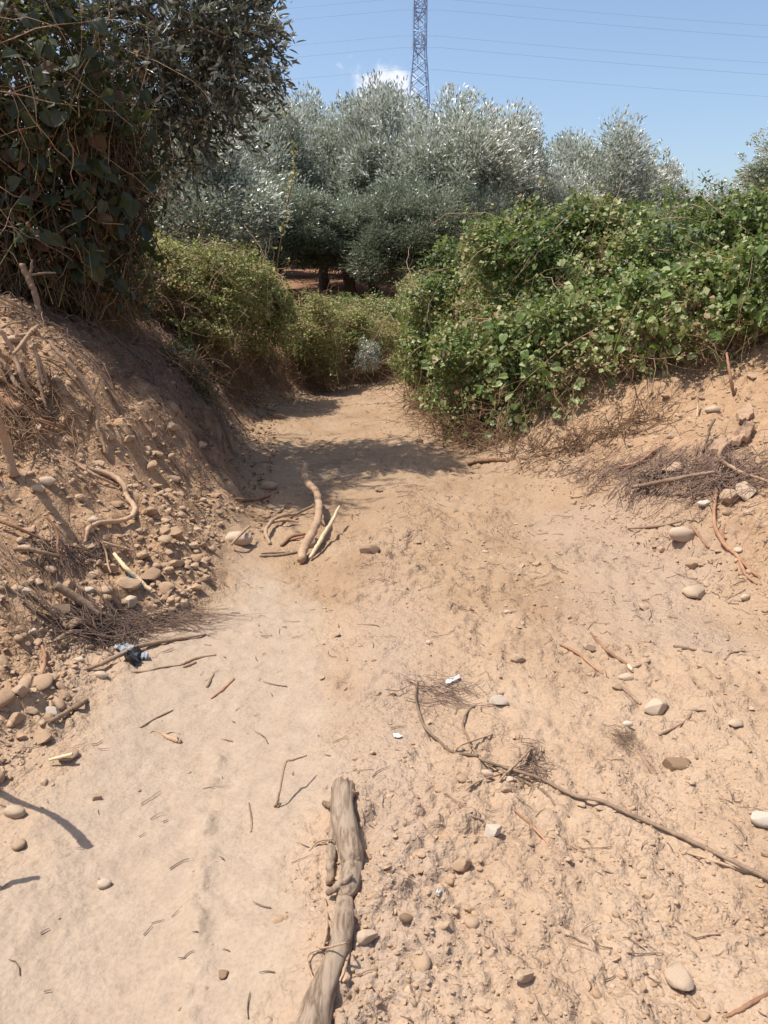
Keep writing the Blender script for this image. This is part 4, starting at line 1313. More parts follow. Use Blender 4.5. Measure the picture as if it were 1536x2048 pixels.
# --- olive trees: unit crowns of many leafy clumps, shared between the trees
def crown_mesh(seed, clumps=110, per=470, green=False):
    r = np.random.default_rng(seed)
    Ps, Ds, Ns = [], [], []
    cs = []
    for k in range(clumps):
        v = r.normal(size=3)
        v /= np.linalg.norm(v)
        if v[2] < -.75:
            v[2] *= -1
        rr = r.uniform(.50, .92) if k % 4 else r.uniform(.15, .5)
        lob = 1 + .16 * math.sin(3 * math.atan2(v[1], v[0]) + seed) + .10 * math.sin(5 * v[2] + 2 * seed)
        c = v * rr * lob
        cs.append(c)
        cr = r.uniform(.17, .32)
        m = per
        o = r.normal(size=(m, 3))
        o /= np.linalg.norm(o, axis=1)[:, None]
        rad = cr * r.random(m) ** .45
        el = np.array([1, 1, 1.15])
        Ps.append(c + o * rad[:, None] * el)
        Ds.append(o * .9 + np.array([0, 0, .55]) + v * .5 + .5 * r.normal(size=(m, 3)))
        Ns.append(o * .45 + np.array([-.5, -.1, .95]) + .5 * r.normal(size=(m, 3)))
    # upright sprays along the outline
    for k in range(70):
        v = r.normal(size=3)
        v[2] = abs(v[2]) + .2
        v /= np.linalg.norm(v)
        st = v * r.uniform(.85, 1.02)
        dr_ = v + np.array([r.normal() * .3, r.normal() * .3, .7])
        dr_ /= np.linalg.norm(dr_)
        t_ = r.random(26)
        Ps.append(st + dr_ * (t_ * .15)[:, None] + r.normal(size=(26, 3)) * .022)
        Ds.append(dr_ + .6 * r.normal(size=(26, 3)))
        Ns.append(r.normal(size=(26, 3)) + np.array([0, -.2, .6]))
    P, D, Nn = np.vstack(Ps), np.vstack(Ds), np.vstack(Ns)
    P /= np.percentile(np.linalg.norm(P, axis=1), 88)
    n = len(P)
    L = r.uniform(.045, .07, n)
    # silver undersides at random; tops lightened and bottoms darkened to carry the sun
    rnd = np.clip(r.beta(1.7, 1.7, n) + .45 * sst(-.2, .8, P[:, 2]) * r.random(n) - .10 * sst(.2, -.6, P[:, 2]), 0, 1)
    if green:       # darker, greener leaf tones
        rnd = rnd * .62
    return leaf_mesh('crown', P, D, Nn, L, L * .33, 'kite', rnd, 'olive'), cs


CROWNS = [crown_mesh(s) for s in (3, 8, 14)] + [crown_mesh(5, green=True)]


def limb_mesh(base, top_pts, r0, name='limbs'):
    parts = []
    for p in top_pts:
        mid = (np.array(base) * .45 + np.array(p) * .55) + rng.normal(size=3) * .12
        S = spline([base, mid, p], 8)
        parts.append(tubes(S[None], (np.linspace(r0, r0 * .18, 8))[None], 6, False, .08))
    V, Fs = join(parts)
    return mesh_np(name, V, Fs, None, True, M['bark'])


def olive(px, py_top, D, rx_px, py_bot, ry, seed, label, lean=0.0, group='olive trees of the grove', green=False):
    top, bot = at(px, py_top, D), at(px, py_bot, D)
    x = top.x
    rx = rx_px * dep(top) / F
    cz, rz = (top.z + bot.z) / 2, (top.z - bot.z) / 2
    g = ground_z(x + lean, D)
    e = empty('olive_tree', (x, D, g), label, 'tree', group)
    me, cs = CROWNS[3 if green else seed % 3]
    c = obj('crown', me, e)
    c.scale = (rx * 1.08, ry * 1.05, rz * .97)
    c.rotation_euler = (0, 0, seed * 1.3)
    c.location = (0, 0, cz - g)
    # trunk and limbs, in the tree's own coordinates
    fork = np.array([lean * .3 + random.uniform(-.1, .1), 0, max(.35, (cz - rz - g) * .75 + .25)])
    S = spline([(lean, 0, -.1), (lean * .7, .03, fork[2] * .5), fork], 12)
    rad = np.linspace(.15, .095, 12)
    rad[0] *= 1.35
    V, Fs = tubes(S[None], rad[None], 12, True, .07)
    trunk = obj('trunk', mesh_np('trunk', V, Fs, None, True, M['bark']), e)
    ca, sa = math.cos(seed * 1.3), math.sin(seed * 1.3)
    tips = []
    for q_ in random.sample(cs, 7):
        q2 = np.array([q_[0] * rx, q_[1] * ry, q_[2] * rz]) * .9
        tips.append(np.array([q2[0] * ca - q2[1] * sa, q2[0] * sa + q2[1] * ca, q2[2] + cz - g]))
    for tp in tips:
        obj('limb', limb_mesh(fork, [tp], .055, 'limb'), trunk)
    return e


olive(385, 235, 14.0, 150, 560, 1.5, 1, 'olive tree with sunlit speckled crown rising behind the yellow-green bramble')
olive(520, 203, 19.0, 140, 540, 1.7, 2, 'olive tree whose crown touches the overhanging dark branch')
olive(640, 213, 20.5, 125, 540, 1.7, 3, 'olive tree left of the small cloud with a slim dark trunk')
olive(745, 198, 19.0, 115, 560, 1.6, 4, 'tallest olive tree with a peaked silver top in front of the cloud')
olive(895, 208, 18.0, 172, 565, 1.8, 6, 'broad rounded silver olive tree standing in front of the pylon foot')
olive(1010, 255, 20.0, 100, 540, 1.4, 5, 'olive tree on the falling shoulder beside the pylon tree')
olive(1205, 278, 22.0, 148, 560, 1.9, 7, 'dome-shaped pale olive tree alone above the big bramble')
olive(1105, 355, 20.0, 100, 560, 1.3, 8, 'low olive tree filling the dip before the dome-shaped pale one')
olive(1305, 335, 23.0, 78, 560, 1.2, 10, 'small olive tree at the side of the dome-shaped pale one')
olive(1490, 366, 28.0, 125, 540, 1.9, 9, 'distant olive tree showing low above the bramble top')
olive(560, 375, 16.5, 130, 555, 1.2, 11, 'drooping olive tree with low skirts over two dark trunks', -.5, green=True)
olive(690, 400, 16.8, 110, 550, 1.1, 20, 'small rounded olive tree with a forked trunk on the reddish slope', .1, green=True)
olive(820, 370, 16.0, 130, 585, 1.2, 12, 'drooping olive tree hanging low over the reddish ground', green=True)
olive(455, 330, 16.0, 110, 570, 1.1, 13, 'lower olive tree leaning in behind the bramble hedge', green=True)
olive(935, 380, 16.5, 90, 610, 1.0, 17, 'dark low olive tree beside the big bramble shoulder', green=True)
olive(690, 280, 24.0, 150, 560, 1.9, 14, 'olive tree of the second row seen between the crowns')
olive(850, 280, 25.0, 150, 570, 1.9, 15, 'olive tree of the second row behind the broad silver one')
olive(480, 280, 25.0, 150, 560, 1.9, 16, 'olive tree of the second row behind the hedge')
olive(1030, 340, 26.0, 140, 570, 1.9, 18, 'olive tree of the second row beyond the shoulder tree')
olive(620, 400, 30.0, 170, 560, 1.9, 21, 'low olive tree of the third row left of the forked trunk', green=True)
olive(780, 400, 31.0, 170, 560, 1.9, 22, 'low olive tree of the third row right of the forked trunk', green=True)
olive(1655, 232, 11.0, 140, 420, 1.3, 19, 'olive tree reaching one twig into view above the big bramble', group='olive trees beside the track')


# --- blob-shaped thickets
def make_blobs(spec):
    B = []
    for px, py, D, rx, rz, ry in spec:
        c = at(px, py, D)
        s = dep(c) / F
        B.append((np.array(c), np.array([rx * s, ry, rz * s])))
    return B


def blob_points(B, n, lo=.72, hi=1.04, seed=0, toward=True, inside=.62):
    """points in the outer shell of the union of ellipsoids, with outward normals"""
    areas = np.array([(r[0] * r[1] * r[2]) ** (2 / 3) for _, r in B])
    Ps, Ns = [], []
    for k, (c, r) in enumerate(B):
        m = int(n * areas[k] / areas.sum())
        v = unit(m)
        if toward:      # fewer on the side nobody can see
            flip = (v[:, 1] > .35) & (rng.random(m) < .7)
            v[flip, 1] *= -1
        f = lo + (hi - lo) * rng.random(m) ** .6
        dsp = .20 * vnoise(v[:, 0] * 3 + k * 5 + v[:, 2] * 2, v[:, 1] * 3 + v[:, 2] * 3.3, seed) + .17 * vnoise(v[:, 0] * 7 + k, v[:, 2] * 7 + v[:, 1] * 5, seed + 3)
        p = c + v * r * (f + dsp)[:, None]
        nn = nrm(v / r)
        ok = np.ones(m, bool)
        for j, (c2, r2) in enumerate(B):
            if j != k:
                ok &= (((p - c2) / r2) ** 2).sum(1) > inside
        ok &= p[:, 2] > height(p[:, 0], p[:, 1], 0) + .03
        Ps.append(p[ok])
        Ns.append(nn[ok])
    return np.vstack(Ps), np.vstack(Ns)


def canes(B, n, mat_r=(.002, .005), out=.25, drop=.2):
    """arching stems that run over the thicket's surface and out of it"""
    P, N = blob_points(B, n, .8, .95, 5)
    k = len(P)
    L = rng.uniform(.25, .9, k)
    d = nrm(N * out + unit(k) * .8 + np.array([0, 0, .25]))
    ts = np.linspace(-.5, .5, 6)
    Q = P[:, None, :] + d[:, None, :] * (ts[None, :, None] * L[:, None, None])
    Q[..., 2] -= drop * L[:, None] * (ts[None, :] * 2) ** 2
    Q += rng.normal(size=Q.shape) * .012
    g = height(Q[..., 0].ravel(), Q[..., 1].ravel(), 0).reshape(Q.shape[:2])
    Q[..., 2] = np.maximum(Q[..., 2], g + .01)
    r = rng.uniform(*mat_r, k)
    return tubes(Q, r[:, None] * np.linspace(1, .4, 6)[None], 4)


def sprays(B, n, per, length, spread, up=.5):
    """leafy shoots standing out of the outline"""
    P, N = blob_points(B, n, .9, 1.02, 9)
    k = len(P)
    d = nrm(N + unit(k) * .5 + np.array([0, 0, up]))
    L = length * rng.uniform(.4, 1.3, k)
    t_ = rng.random((k, per))
    Q = P[:, None] + d[:, None] * (t_ * L[:, None])[..., None] + rng.normal(size=(k, per, 3)) * spread
    Q[..., 2] -= .35 * (t_ ** 2) * L[:, None]
    return Q.reshape(-1, 3), np.repeat(d, per, 0), P, d, L


def thicket(name, label, cat, B, n, size, mat, shape='kite', dead=600, leafmat=None, nsingle=0, ssize=(.05, .1), ncanes=200, spray=60, ratio=.75, skirt=.05, lumpy=0, group=None):
    base = B[0][0].copy()
    base[2] = ground_z(base[0], base[1])
    e = empty(name, Vector(base), label, cat, group)
    if lumpy:        # shoots bulge out of the mass in uneven mounds
        B = list(B)
        for c_, r_ in list(B):
            for j in range(lumpy):
                v_ = unit(1)[0]
                v_[1] = -abs(v_[1]) * .8
                v_[2] = abs(v_[2]) if random.random() < .75 else v_[2]
                v_ /= np.linalg.norm(v_)
                B.append((c_ + v_ * r_ * random.uniform(.80, .98), r_ * random.uniform(.16, .34) * np.array([1, 1, random.uniform(.7, 1.2)])))
    P, N = blob_points(B, int(n * 1.1), .78, 1.05)
    P2, N2 = blob_points(B, int(n * .7), .45, .85, 0, True, .25)
    # gaps between the shoots, down to the dark inside
    P, N = np.vstack([P, P2]), np.vstack([N, N2])
    cl_ = vnoise(P[:, 0] * 5.5 + P[:, 2] * 4.1, P[:, 1] * 4.5 - P[:, 2] * 5.3, 77) + .6 * vnoise(P[:, 0] * 11 - P[:, 2] * 9, P[:, 1] * 9 + P[:, 2] * 10, 78)
    ok = (cl_ > -.30) | (np.arange(len(P)) >= len(P) - len(P2))
    hg = P[:, 2] - height(P[:, 0], P[:, 1], 0)
    ok &= hg > skirt * (1 + .9 * vnoise(P[:, 0] * 3.1, P[:, 1] * 3.1 + 5, 79)) * rng.uniform(.4, 1.2, len(P))
    P, N = P[ok], N[ok]
    Qs, Qd, sp, sdir, sl = sprays(B, spray, 15, .36, .02)
    Pall = np.vstack([P, Qs])
    Nall = np.vstack([N, Qd])
    k = len(Pall)
    D = nrm(unit(k) + np.array([0, 0, -.35]) + .3 * Nall)
    Nn = nrm(Nall * .8 + np.array([-.1, 0, .7]) + unit(k) * .75)
    L = size[0] * (size[1] / size[0]) ** (rng.random(k) ** 1.6)
    L[len(P):] *= .8
    # leaf age and kind vary in patches
    pn = fbm(Pall[:, 0] * 1.0 + Pall[:, 2] * .7, Pall[:, 1] + Pall[:, 2] * .8, 1.6, 3, 141)
    rnd = np.clip(rng.beta(1.8, 1.9, k) + .36 * pn, 0, 1)
    f = child('foliage', leaf_mesh('foliage', Pall, D, Nn, L, L * ratio, shape, rnd, mat), e)
    f['kind'] = 'stuff'
    V, Fs = canes(B, ncanes)
    S = np.stack([sp, sp + sdir * (sl * .5)[:, None] - np.array([0, 0, .09]) * (sl * .4)[:, None], sp + sdir * sl[:, None] - np.array([0, 0, .35]) * sl[:, None]], 1)
    V2, F2 = tubes(S, np.full((len(sp), 3), .0025) * np.array([1, .8, .4]), 4)
    V, Fs = join([(V, Fs), (V2, F2)])
    child('canes', mesh_np('canes', V, Fs, None, True, M['cane']), e)['kind'] = 'stuff'
    # long arching canes over the outside
    Pl, Nl = blob_points(B, int(ncanes * .55), .96, 1.09, 41)
    m = len(Pl)
    Ll = rng.uniform(.5, 1.3, m)
    dl_ = nrm(np.cross(Nl, unit(m)) + .25 * Nl)
    ts = np.linspace(-.5, .5, 10)
    Q = Pl[:, None] + dl_[:, None] * (ts[None, :, None] * Ll[:, None, None]) - Nl[:, None] * ((ts[None, :, None] * 2) ** 2 * (.16 * Ll)[:, None, None]) + rng.normal(size=(m, 10, 3)) * .01
    g = height(Q[..., 0].ravel(), Q[..., 1].ravel(), 0).reshape(m, 10)
    Q[..., 2] = np.maximum(Q[..., 2], g + .01)
    V, Fs = tubes(Q, rng.uniform(.002, .0045, m)[:, None] * np.linspace(1, .5, 10)[None], 4)
    child('arching_canes', mesh_np('arching_canes', V, Fs, None, True, M['dusty']), e)['kind'] = 'stuff'
    if dead:
        # bare dry stems hanging at the lower edge
        Pd, Nd = blob_points(B, dead * 6, .80, 1.08, 17)
        gz = height(Pd[:, 0], Pd[:, 1], 0)
        low = np.nonzero(Pd[:, 2] - gz < .40)[0][:dead]
        Pd, Nd = Pd[low], Nd[low]
        m = len(Pd)
        Ld = rng.uniform(.15, .6, m)
        dd = nrm(Nd * .5 + unit(m) * .7 + np.array([0, -.25, -.5]))
        ts = np.linspace(-.4, .6, 6)
        Q = Pd[:, None] + dd[:, None] * (ts[None, :, None] * Ld[:, None, None]) + rng.normal(size=(m, 6, 3)) * .012
        g = height(Q[..., 0].ravel(), Q[..., 1].ravel(), 0).reshape(m, 6)
        Q[..., 2] = np.maximum(Q[..., 2], g + .008)
        V, Fs = tubes(Q, rng.uniform(.0015, .004, m)[:, None] * np.linspace(1, .5, 6)[None], 4)
        child('dead_stems', mesh_np('dead_stems', V, Fs, None, True, M['drycane']), e)['kind'] = 'stuff'
    if nsingle:
        Ps, Ns = blob_points(B, nsingle * 14, .98, 1.10, 0)
        d = np.linalg.norm(Ps - np.array([0, 0, HC]), axis=1)
        # those that face the camera and stand in view
        v = nrm(np.array([0, 0, HC]) - Ps)
        dd_ = Ps[:, 1] * CP - (Ps[:, 2] - HC) * SP
        ok = ((v * Ns).sum(1) > .15) & (np.abs(Ps[:, 0]) < dd_ * .5)
        Ps, Ns, d = Ps[ok], Ns[ok], d[ok]
        order = np.argsort(d + rng.random(len(d)) * 2.2)[:nsingle]
        Ps, Ns = Ps[order], Ns[order]
        m = len(Ps)
        Lb = rng.uniform(*ssize, m)
        single_leaves(e, Ps, nrm(unit(m) * .8 + np.array([0, 0, -.7])), nrm(Ns * .8 + np.array([-.2, -.2, .5]) + unit(m) * .5), Lb, Lb * rng.uniform(.75, 1.0, m), 'broad', leafmat, nsingle)
    return e, P


right_blobs = make_blobs([
    (930, 640, 9.6, 130, 128, 1.0), (860, 715, 9.4, 62, 66, .6), (1110, 575, 8.4, 190, 140, 1.1), (1330, 535, 7.9, 200, 118, 1.1), (1510, 520, 7.3, 170, 125, 1.0),
    (1000, 745, 7.8, 150, 128, .8), (1180, 715, 7.0, 190, 150, .8), (1075, 840, 6.9, 85, 66, .45), (1380, 640, 6.5, 170, 112, .7), (1570, 585, 6.1, 150, 112, .7), (985, 850, 7.4, 70, 50, .4)])
thicket('bramble_thicket', 'big sunlit green bramble and vine thicket on the right bank', 'bush', right_blobs, 120000, (.022, .075), 'bramble', 'kite', 1700, 'vine', 300, (.05, .095), 700, 620, .8, .32, 7)
left_blobs = make_blobs([(345, 560, 9.0, 110, 78, .8), (455, 580, 9.3, 95, 85, .7), (525, 620, 9.9, 62, 80, .6), (400, 640, 8.9, 90, 60, .6), (300, 600, 8.6, 60, 80, .5)])
thicket('bramble_thicket', 'yellow-green bramble bush hanging over the left earth cut', 'bush', left_blobs, 42000, (.022, .048), 'bramble_dry', 'kite', 900, 'bramble_dry', 0, ncanes=350, spray=220, ratio=.8, skirt=.16, lumpy=5)
mid_blobs = make_blobs([(625, 660, 10.9, 60, 68, .5), (690, 675, 11.8, 70, 62, .5), (640, 710, 11.0, 45, 50, .4), (755, 690, 12.2, 60, 55, .5)])
thicket('bramble_thicket', 'low green bramble closing the far end of the track', 'bush', mid_blobs, 24000, (.022, .048), 'bramble_dry', 'kite', 600, None, 0, ncanes=200, spray=120, ratio=.8, skirt=.14, lumpy=5)
far_blobs = make_blobs([(775, 640, 13.5, 80, 45, .6), (700, 625, 13.8, 70, 35, .6), (850, 610, 13.0, 60, 60, .6)])
thicket('shrub', 'dark low shrub in the shade beneath the olives', 'bush', far_blobs, 14000, (.025, .05), 'bramble', 'kite', 100, None, 0, ncanes=60, spray=20, ratio=.7)
sage = make_blobs([(735, 712, 11.3, 26, 32, .25)])
thicket('shrub', 'small grey-green shrub at the end of the track', 'bush', sage, 2200, (.02, .04), 'olive', 'kite', 0, None, 0, ncanes=20, spray=12, ratio=.35)
bank_sprig = make_blobs([(395, 770, 7.0, 34, 48, .22), (360, 720, 7.2, 40, 36, .25)])
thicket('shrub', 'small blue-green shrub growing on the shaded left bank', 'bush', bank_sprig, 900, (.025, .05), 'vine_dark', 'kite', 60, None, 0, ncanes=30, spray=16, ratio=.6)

def tangle(label, line, n, hmax, lean, spread=14):
    """curling dead stems that stand and hang along the foot of a thicket"""
    line = np.array(line, float)
    t_ = rng.random(n) * (len(line) - 1)
    i = t_.astype(int)
    f = (t_ - i)[:, None]
    q_ = line[i] * (1 - f) + line[i + 1] * f + rng.normal(size=(n, 2)) * spread
    g0 = hits(q_[:, 0], q_[:, 1])
    L = rng.uniform(.12, .55, n)[:, None, None]
    d = nrm(unit(n) * .9 + np.array(lean))
    ts = np.linspace(0, 1, 8)[None, :, None]
    P = g0[:, None] + d[:, None] * ts * L + (unit(n) * .35)[:, None] * np.sin(ts * np.pi) * L + rng.normal(size=(n, 8, 3)) * .012
    P[..., 2] += (rng.random(n) ** 1.5 * hmax)[:, None]
    gz = height(P[..., 0].ravel(), P[..., 1].ravel()).reshape(n, 8)
    P[..., 2] = np.maximum(P[..., 2], gz + .004)
    V, Fs = tubes(P, rng.uniform(.0013, .0042, n)[:, None] * np.linspace(1, .5, 8), 4)
    o = obj('dead_tangle', mesh_np('dead_tangle', V, Fs, None, True, M['drycane']))
    recentre(o, g0[0])
    o['kind'] = 'stuff'
    tag(o, label, 'brushwood')


tangle('brown tangle of dead stems under the left skirt of the big bramble', [(818, 790), (850, 830), (900, 870), (960, 890)], 520, .30, (0, -.1, .1))
tangle('brown tangle of dead stems along the front foot of the big bramble', [(960, 895), (1060, 905), (1140, 900), (1230, 868), (1300, 825)], 260, .05, (.1, -.1, -.1), 9)
tangle('dry stems and roots hanging over the left earth cut', [(420, 740), (480, 775), (520, 790), (560, 745), (610, 745)], 420, .35, (.1, -.2, -.2), 18)
tangle('dry brush closing the far end of the track', [(610, 760), (660, 770), (720, 760), (790, 755)], 420, .25, (0, -.1, .1), 10)
tangle('reddish straw and stems on the rim below the left bramble', [(400, 720), (440, 755), (500, 800)], 220, .06, (.4, -.3, -.2), 10)

# tall shoots above the big bramble
for (pts, lab) in (
    ([(1478, 440), (1450, 395), (1440, 372), (1418, 365), (1402, 345)], 'wiry dark-leaved shoot arching up against the sky'),
    ([(1388, 440), (1400, 410), (1400, 384)], 'short upright leafy shoot beside the wiry one'),
    ([(1340, 420), (1352, 394), (1368, 380)], 'small leafy shoot tip pointing at the pale cloud'),
    ([(1188, 440), (1186, 410), (1184, 384)], 'thin bare reddish shoot standing above the bramble'),
):
    S = spline([at(a, b, 7.6) for a, b in pts], 14)
    e = empty('bramble_shoot', Vector(S[0]), lab, 'shoot')
    V, Fs = tubes(S[None], np.linspace(.006, .002, 14)[None], 5)
    child('stem', mesh_np('stem', V, Fs, None, True, M['drycane']), e)
    if 'bare' not in lab:
        m = 34
        P = S[rng.integers(4, 14, m)] + rng.normal(size=(m, 3)) * .02
        child('foliage', leaf_mesh('foliage', P, unit(m), unit(m), rng.uniform(.03, .06, m), rng.uniform(.018, .03, m), 'kite', rng.random(m) * .5, 'bramble'), e)


# --- the dark tree over the left bank
def near_tree():
    B = make_blobs([(80, 60, 6.4, 330, 330, 1.2), (330, 40, 6.4, 150, 150, .7), (430, 75, 6.5, 95, 95, .5), (300, 210, 6.6, 130, 130, .6), (465, 60, 6.5, 60, 90, .4), (390, 190, 6.7, 80, 85, .45),
                    (-60, 250, 6.2, 330, 300, 1.0)])
    B += [(np.array([-2.9, 5.2, 4.5]), np.array([1.2, .55, .75])), (np.array([-3.7, 5.5, 4.0]), np.array([1.1, .95, 1.3])), (np.array([-4.6, 6.2, 5.2]), np.array([1.5, 1.5, 1.5])), (np.array([-5.4, 6.0, 3.6]), np.array([1.5, 1.5, 1.6])), (np.array([-4.2, 7.2, 3.0]), np.array([1.2, 1.0, 1.4]))]  # lobes out of view, added to keep sun off curtain and bank
    base = Vector((-3.1, 6.6, 0))
    base.z = ground_z(base.x, base.y)
    e = empty('olive_tree', base, 'big shaded olive tree overhanging the left bank with drooping branch ends', 'tree', 'olive trees beside the track')
    # clumps through the crown's volume
    Ps, Ds, Ns = [], [], []
    areas = np.array([(r[0] * r[1] * r[2]) ** (2 / 3) for _, r in B])
    twigs, trad = [], []
    for k, (c, r) in enumerate(B):
        m = int(430 * areas[k] / areas.sum()) + (26 if k in (1, 2, 3, 4, 5) else 4)
        for j in range(m):
            v = unit(1)[0]
            cc = c + v * r * rng.uniform(.35, .98)
            d = nrm(v + rng.normal(size=3) * .6 + np.array([.15, -.1, -.15]))
            L = rng.uniform(.25, .5)
            for s_ in range(5):
                dd = nrm(d + rng.normal(size=3) * .45)
                st = cc + rng.normal(size=3) * .10
                tt = np.linspace(.05, 1, 16)
                line = st + dd * (tt * L)[:, None] + np.array([0, 0, -.22]) * (tt ** 2 * L)[:, None]
                twigs.append(line[[0, 5, 10, 15]])
                trad.append([.004, .003, .002, .001])
                Ps.append(line + rng.normal(size=(16, 3)) * .008)
                Ds.append(nrm(dd + rng.normal(size=(16, 3)) * .55))
                Ns.append(rng.normal(size=(16, 3)) + np.array([0, 0, .5]))
    P, D, Nn = np.vstack(Ps), np.vstack(Ds), np.vstack(Ns)
    dd_ = P[:, 1] * CP - (P[:, 2] - HC) * SP
    ok = PW / 2 + P[:, 0] / dd_ * F < 592 - 30 * rng.random(len(P))
    P, D, Nn = P[ok], D[ok], Nn[ok]
    tw_ = np.array(twigs)
    ok = PW / 2 + tw_[:, 3, 0] / (tw_[:, 3, 1] * CP - (tw_[:, 3, 2] - HC) * SP) * F < 580
    twigs, trad = tw_[ok], np.array(trad)[ok]
    k = len(P)
    L = rng.uniform(.05, .085, k)
    rnd = np.clip(rng.beta(1.6, 2.2, k) + .28 * sst(-2.6, -1.6, P[:, 0]) * rng.random(k), 0, 1)  # leaf tone lightened toward the right end, as if sunlit
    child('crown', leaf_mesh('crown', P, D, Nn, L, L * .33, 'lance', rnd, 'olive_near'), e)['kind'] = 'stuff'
    V, Fs = tubes(np.array(twigs), np.array(trad), 3)
    child('twigs', mesh_np('twigs', V, Fs, None, True, M['greywood']), e)['kind'] = 'stuff'
    # the nearest sprays' leaves one by one
    d = P[:, 1] * CP - (P[:, 2] - HC) * SP
    px = PW / 2 + P[:, 0] / d * F
    ok = np.nonzero((px > 330) & (px < 590) & (d < 6.6) & (rnd > .3))[0]
    rng.shuffle(ok)
    ok = ok[:300]
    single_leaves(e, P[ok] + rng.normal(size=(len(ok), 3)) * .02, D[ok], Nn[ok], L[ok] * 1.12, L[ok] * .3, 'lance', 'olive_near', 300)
    # trunk, limbs
    bx_, by_, bz_ = base
    S = spline([(bx_, by_, bz_ - .2), (bx_ + .1, by_ - .05, bz_ + .7), (bx_ - .05, by_ - .1, bz_ + 1.5)], 16)
    V, Fs = tubes(S[None], np.linspace(.2, .13, 16)[None], 14, True, .06)
    child('trunk', mesh_np('trunk', V, Fs, None, True, M['bark']), e)
    top = S[-1]
    for a, b, D_ in ((120, 40, 6.1), (300, 60, 6.0), (460, 70, 5.9), (330, 200, 6.3), (20, 160, 6.0), (200, -40, 6.4)):
        tip = np.array(at(a, b, D_))
        mid = top * .5 + tip * .5 + np.array([0, 0, .25])
        SS = spline([top, mid, tip], 12)
        SS[1:] += rng.normal(size=(11, 3)) * .035
        V, Fs = tubes(SS[None], np.linspace(.05, .005, 12)[None], 7, False, .06)
        child('limb', mesh_np('limb', V, Fs, None, True, M['bark']), e)


near_tree()
curtain = make_blobs([(110, 330, 5.7, 190, 200, .5), (40, 450, 5.5, 170, 130, .45), (170, 500, 5.9, 100, 120, .45), (230, 380, 6.1, 90, 150, .4), (60, 180, 5.5, 200, 190, .5), (250, 570, 6.6, 60, 70, .4), (150, 590, 6.1, 90, 50, .35)])
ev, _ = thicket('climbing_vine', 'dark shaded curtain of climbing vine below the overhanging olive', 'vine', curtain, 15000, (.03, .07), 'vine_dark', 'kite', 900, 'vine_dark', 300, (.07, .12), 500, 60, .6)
# dry brown stems and dead leaves inside the curtain
Pd, Nd = blob_points(curtain, 5200, .5, .98, 23)
m = len(Pd)
Q = Pd[:, None] + (nrm(unit(m) * .45 + np.array([0, 0, -1.0])) * rng.uniform(.3, 1.0, m)[:, None])[:, None] * np.linspace(-.5, .5, 6)[None, :, None] + rng.normal(size=(m, 6, 3)) * .012
g = height(Q[..., 0].ravel(), Q[..., 1].ravel(), 0).reshape(m, 6)
Q[..., 2] = np.maximum(Q[..., 2], g + .01)
V, Fs = tubes(Q[:900], rng.uniform(.002, .006, m)[:900, None] * np.ones((1, 6)), 4)
child('dry_stems', mesh_np('dry_stems', V, Fs, None, True, M['bark']), ev)['kind'] = 'stuff'
child('dead_leaves', leaf_mesh('dead_leaves', Pd, unit(m), unit(m), rng.uniform(.03, .06, m), rng.uniform(.015, .03, m), 'kite', rng.random(m), 'deadleaf'), ev)['kind'] = 'stuff'


# fine stems and rootlets combed down the left bank
def bank_stems():
    n = 1100
    y = rng.uniform(4.6, 9.5, n)
    dd = rng.uniform(.1, 1.3, n)
    x = XL(y) - dd
    a = rng.uniform(-1.7, 1.4, n)
    L = rng.uniform(.06, .42, n)
    ts = np.linspace(-.5, .5, 6)
    X = x[:, None] + np.cos(a)[:, None] * L[:, None] * ts
    Y = y[:, None] + np.sin(a)[:, None] * L[:, None] * ts + rng.normal(size=(n, 6)) * .01
    Z = height(X.ravel(), Y.ravel()).reshape(n, 6) + .008 + np.abs(rng.normal(size=(n, 1))) * .03 * (1 - (ts * 2) ** 2) + np.abs(rng.normal(size=(n, 1))) * .012
    V, Fs = tubes(np.stack([X, Y, Z], -1), rng.uniform(.0015, .004, n)[:, None] * np.linspace(1, .5, 6), 4)
    o = obj('dry_stems', mesh_np('dry_stems', V, Fs, None, True, M['brush']))
    o['kind'] = 'stuff'
    tag(o, 'fine dry stems and rootlets combed down the shaded bank', 'stems')


bank_stems()


def leaf_litter():
    n = 3200
    y = rng.uniform(4.4, 10.5, n)
    x = XL(y) - rng.uniform(-.25, 1.5, n) ** 1.0
    P = np.stack([x, y, height(x, y) + .008], 1)
    L = rng.uniform(.02, .06, n)
    o = obj('leaf_litter', leaf_mesh('leaf_litter', P, unit(n) * np.array([1, 1, .25]), nrm(np.array([.4, -.1, .9]) + .5 * rng.normal(size=(n, 3))), L, L * .45, 'kite', rng.random(n) * .8, 'deadleaf'))
    o['kind'] = 'stuff'
    tag(o, 'brown fallen leaves lying over the shaded left bank', 'leaves')


leaf_litter()

# dry yellow stalk with withered leaves hanging in front of the grove
S = spline([at(545, 165, 9.5), at(572, 235, 9.5), at(588, 300, 9.5), at(585, 360, 9.5), at(572, 420, 9.5), at(556, 520, 9.6), at(548, 600, 9.8)], 30)
e = empty('dry_stalk', Vector(S[-1]), 'tall thin withered yellowish stalk rising from the left bramble', 'stalk')
V, Fs = tubes(S[None], np.linspace(.003, .006, 30)[None], 5)
child('stem', mesh_np('stem', V, Fs, None, True, M['drycane']), e)
P = S[rng.integers(2, 24, 46)] + rng.normal(size=(46, 3)) * .03
child('foliage', leaf_mesh('foliage', P, unit(46) + np.array([0, 0, -.6]), unit(46), rng.uniform(.04, .08, 46), rng.uniform(.02, .04, 46), 'broad', rng.uniform(.6, 1, 46), 'bramble_dry'), e)


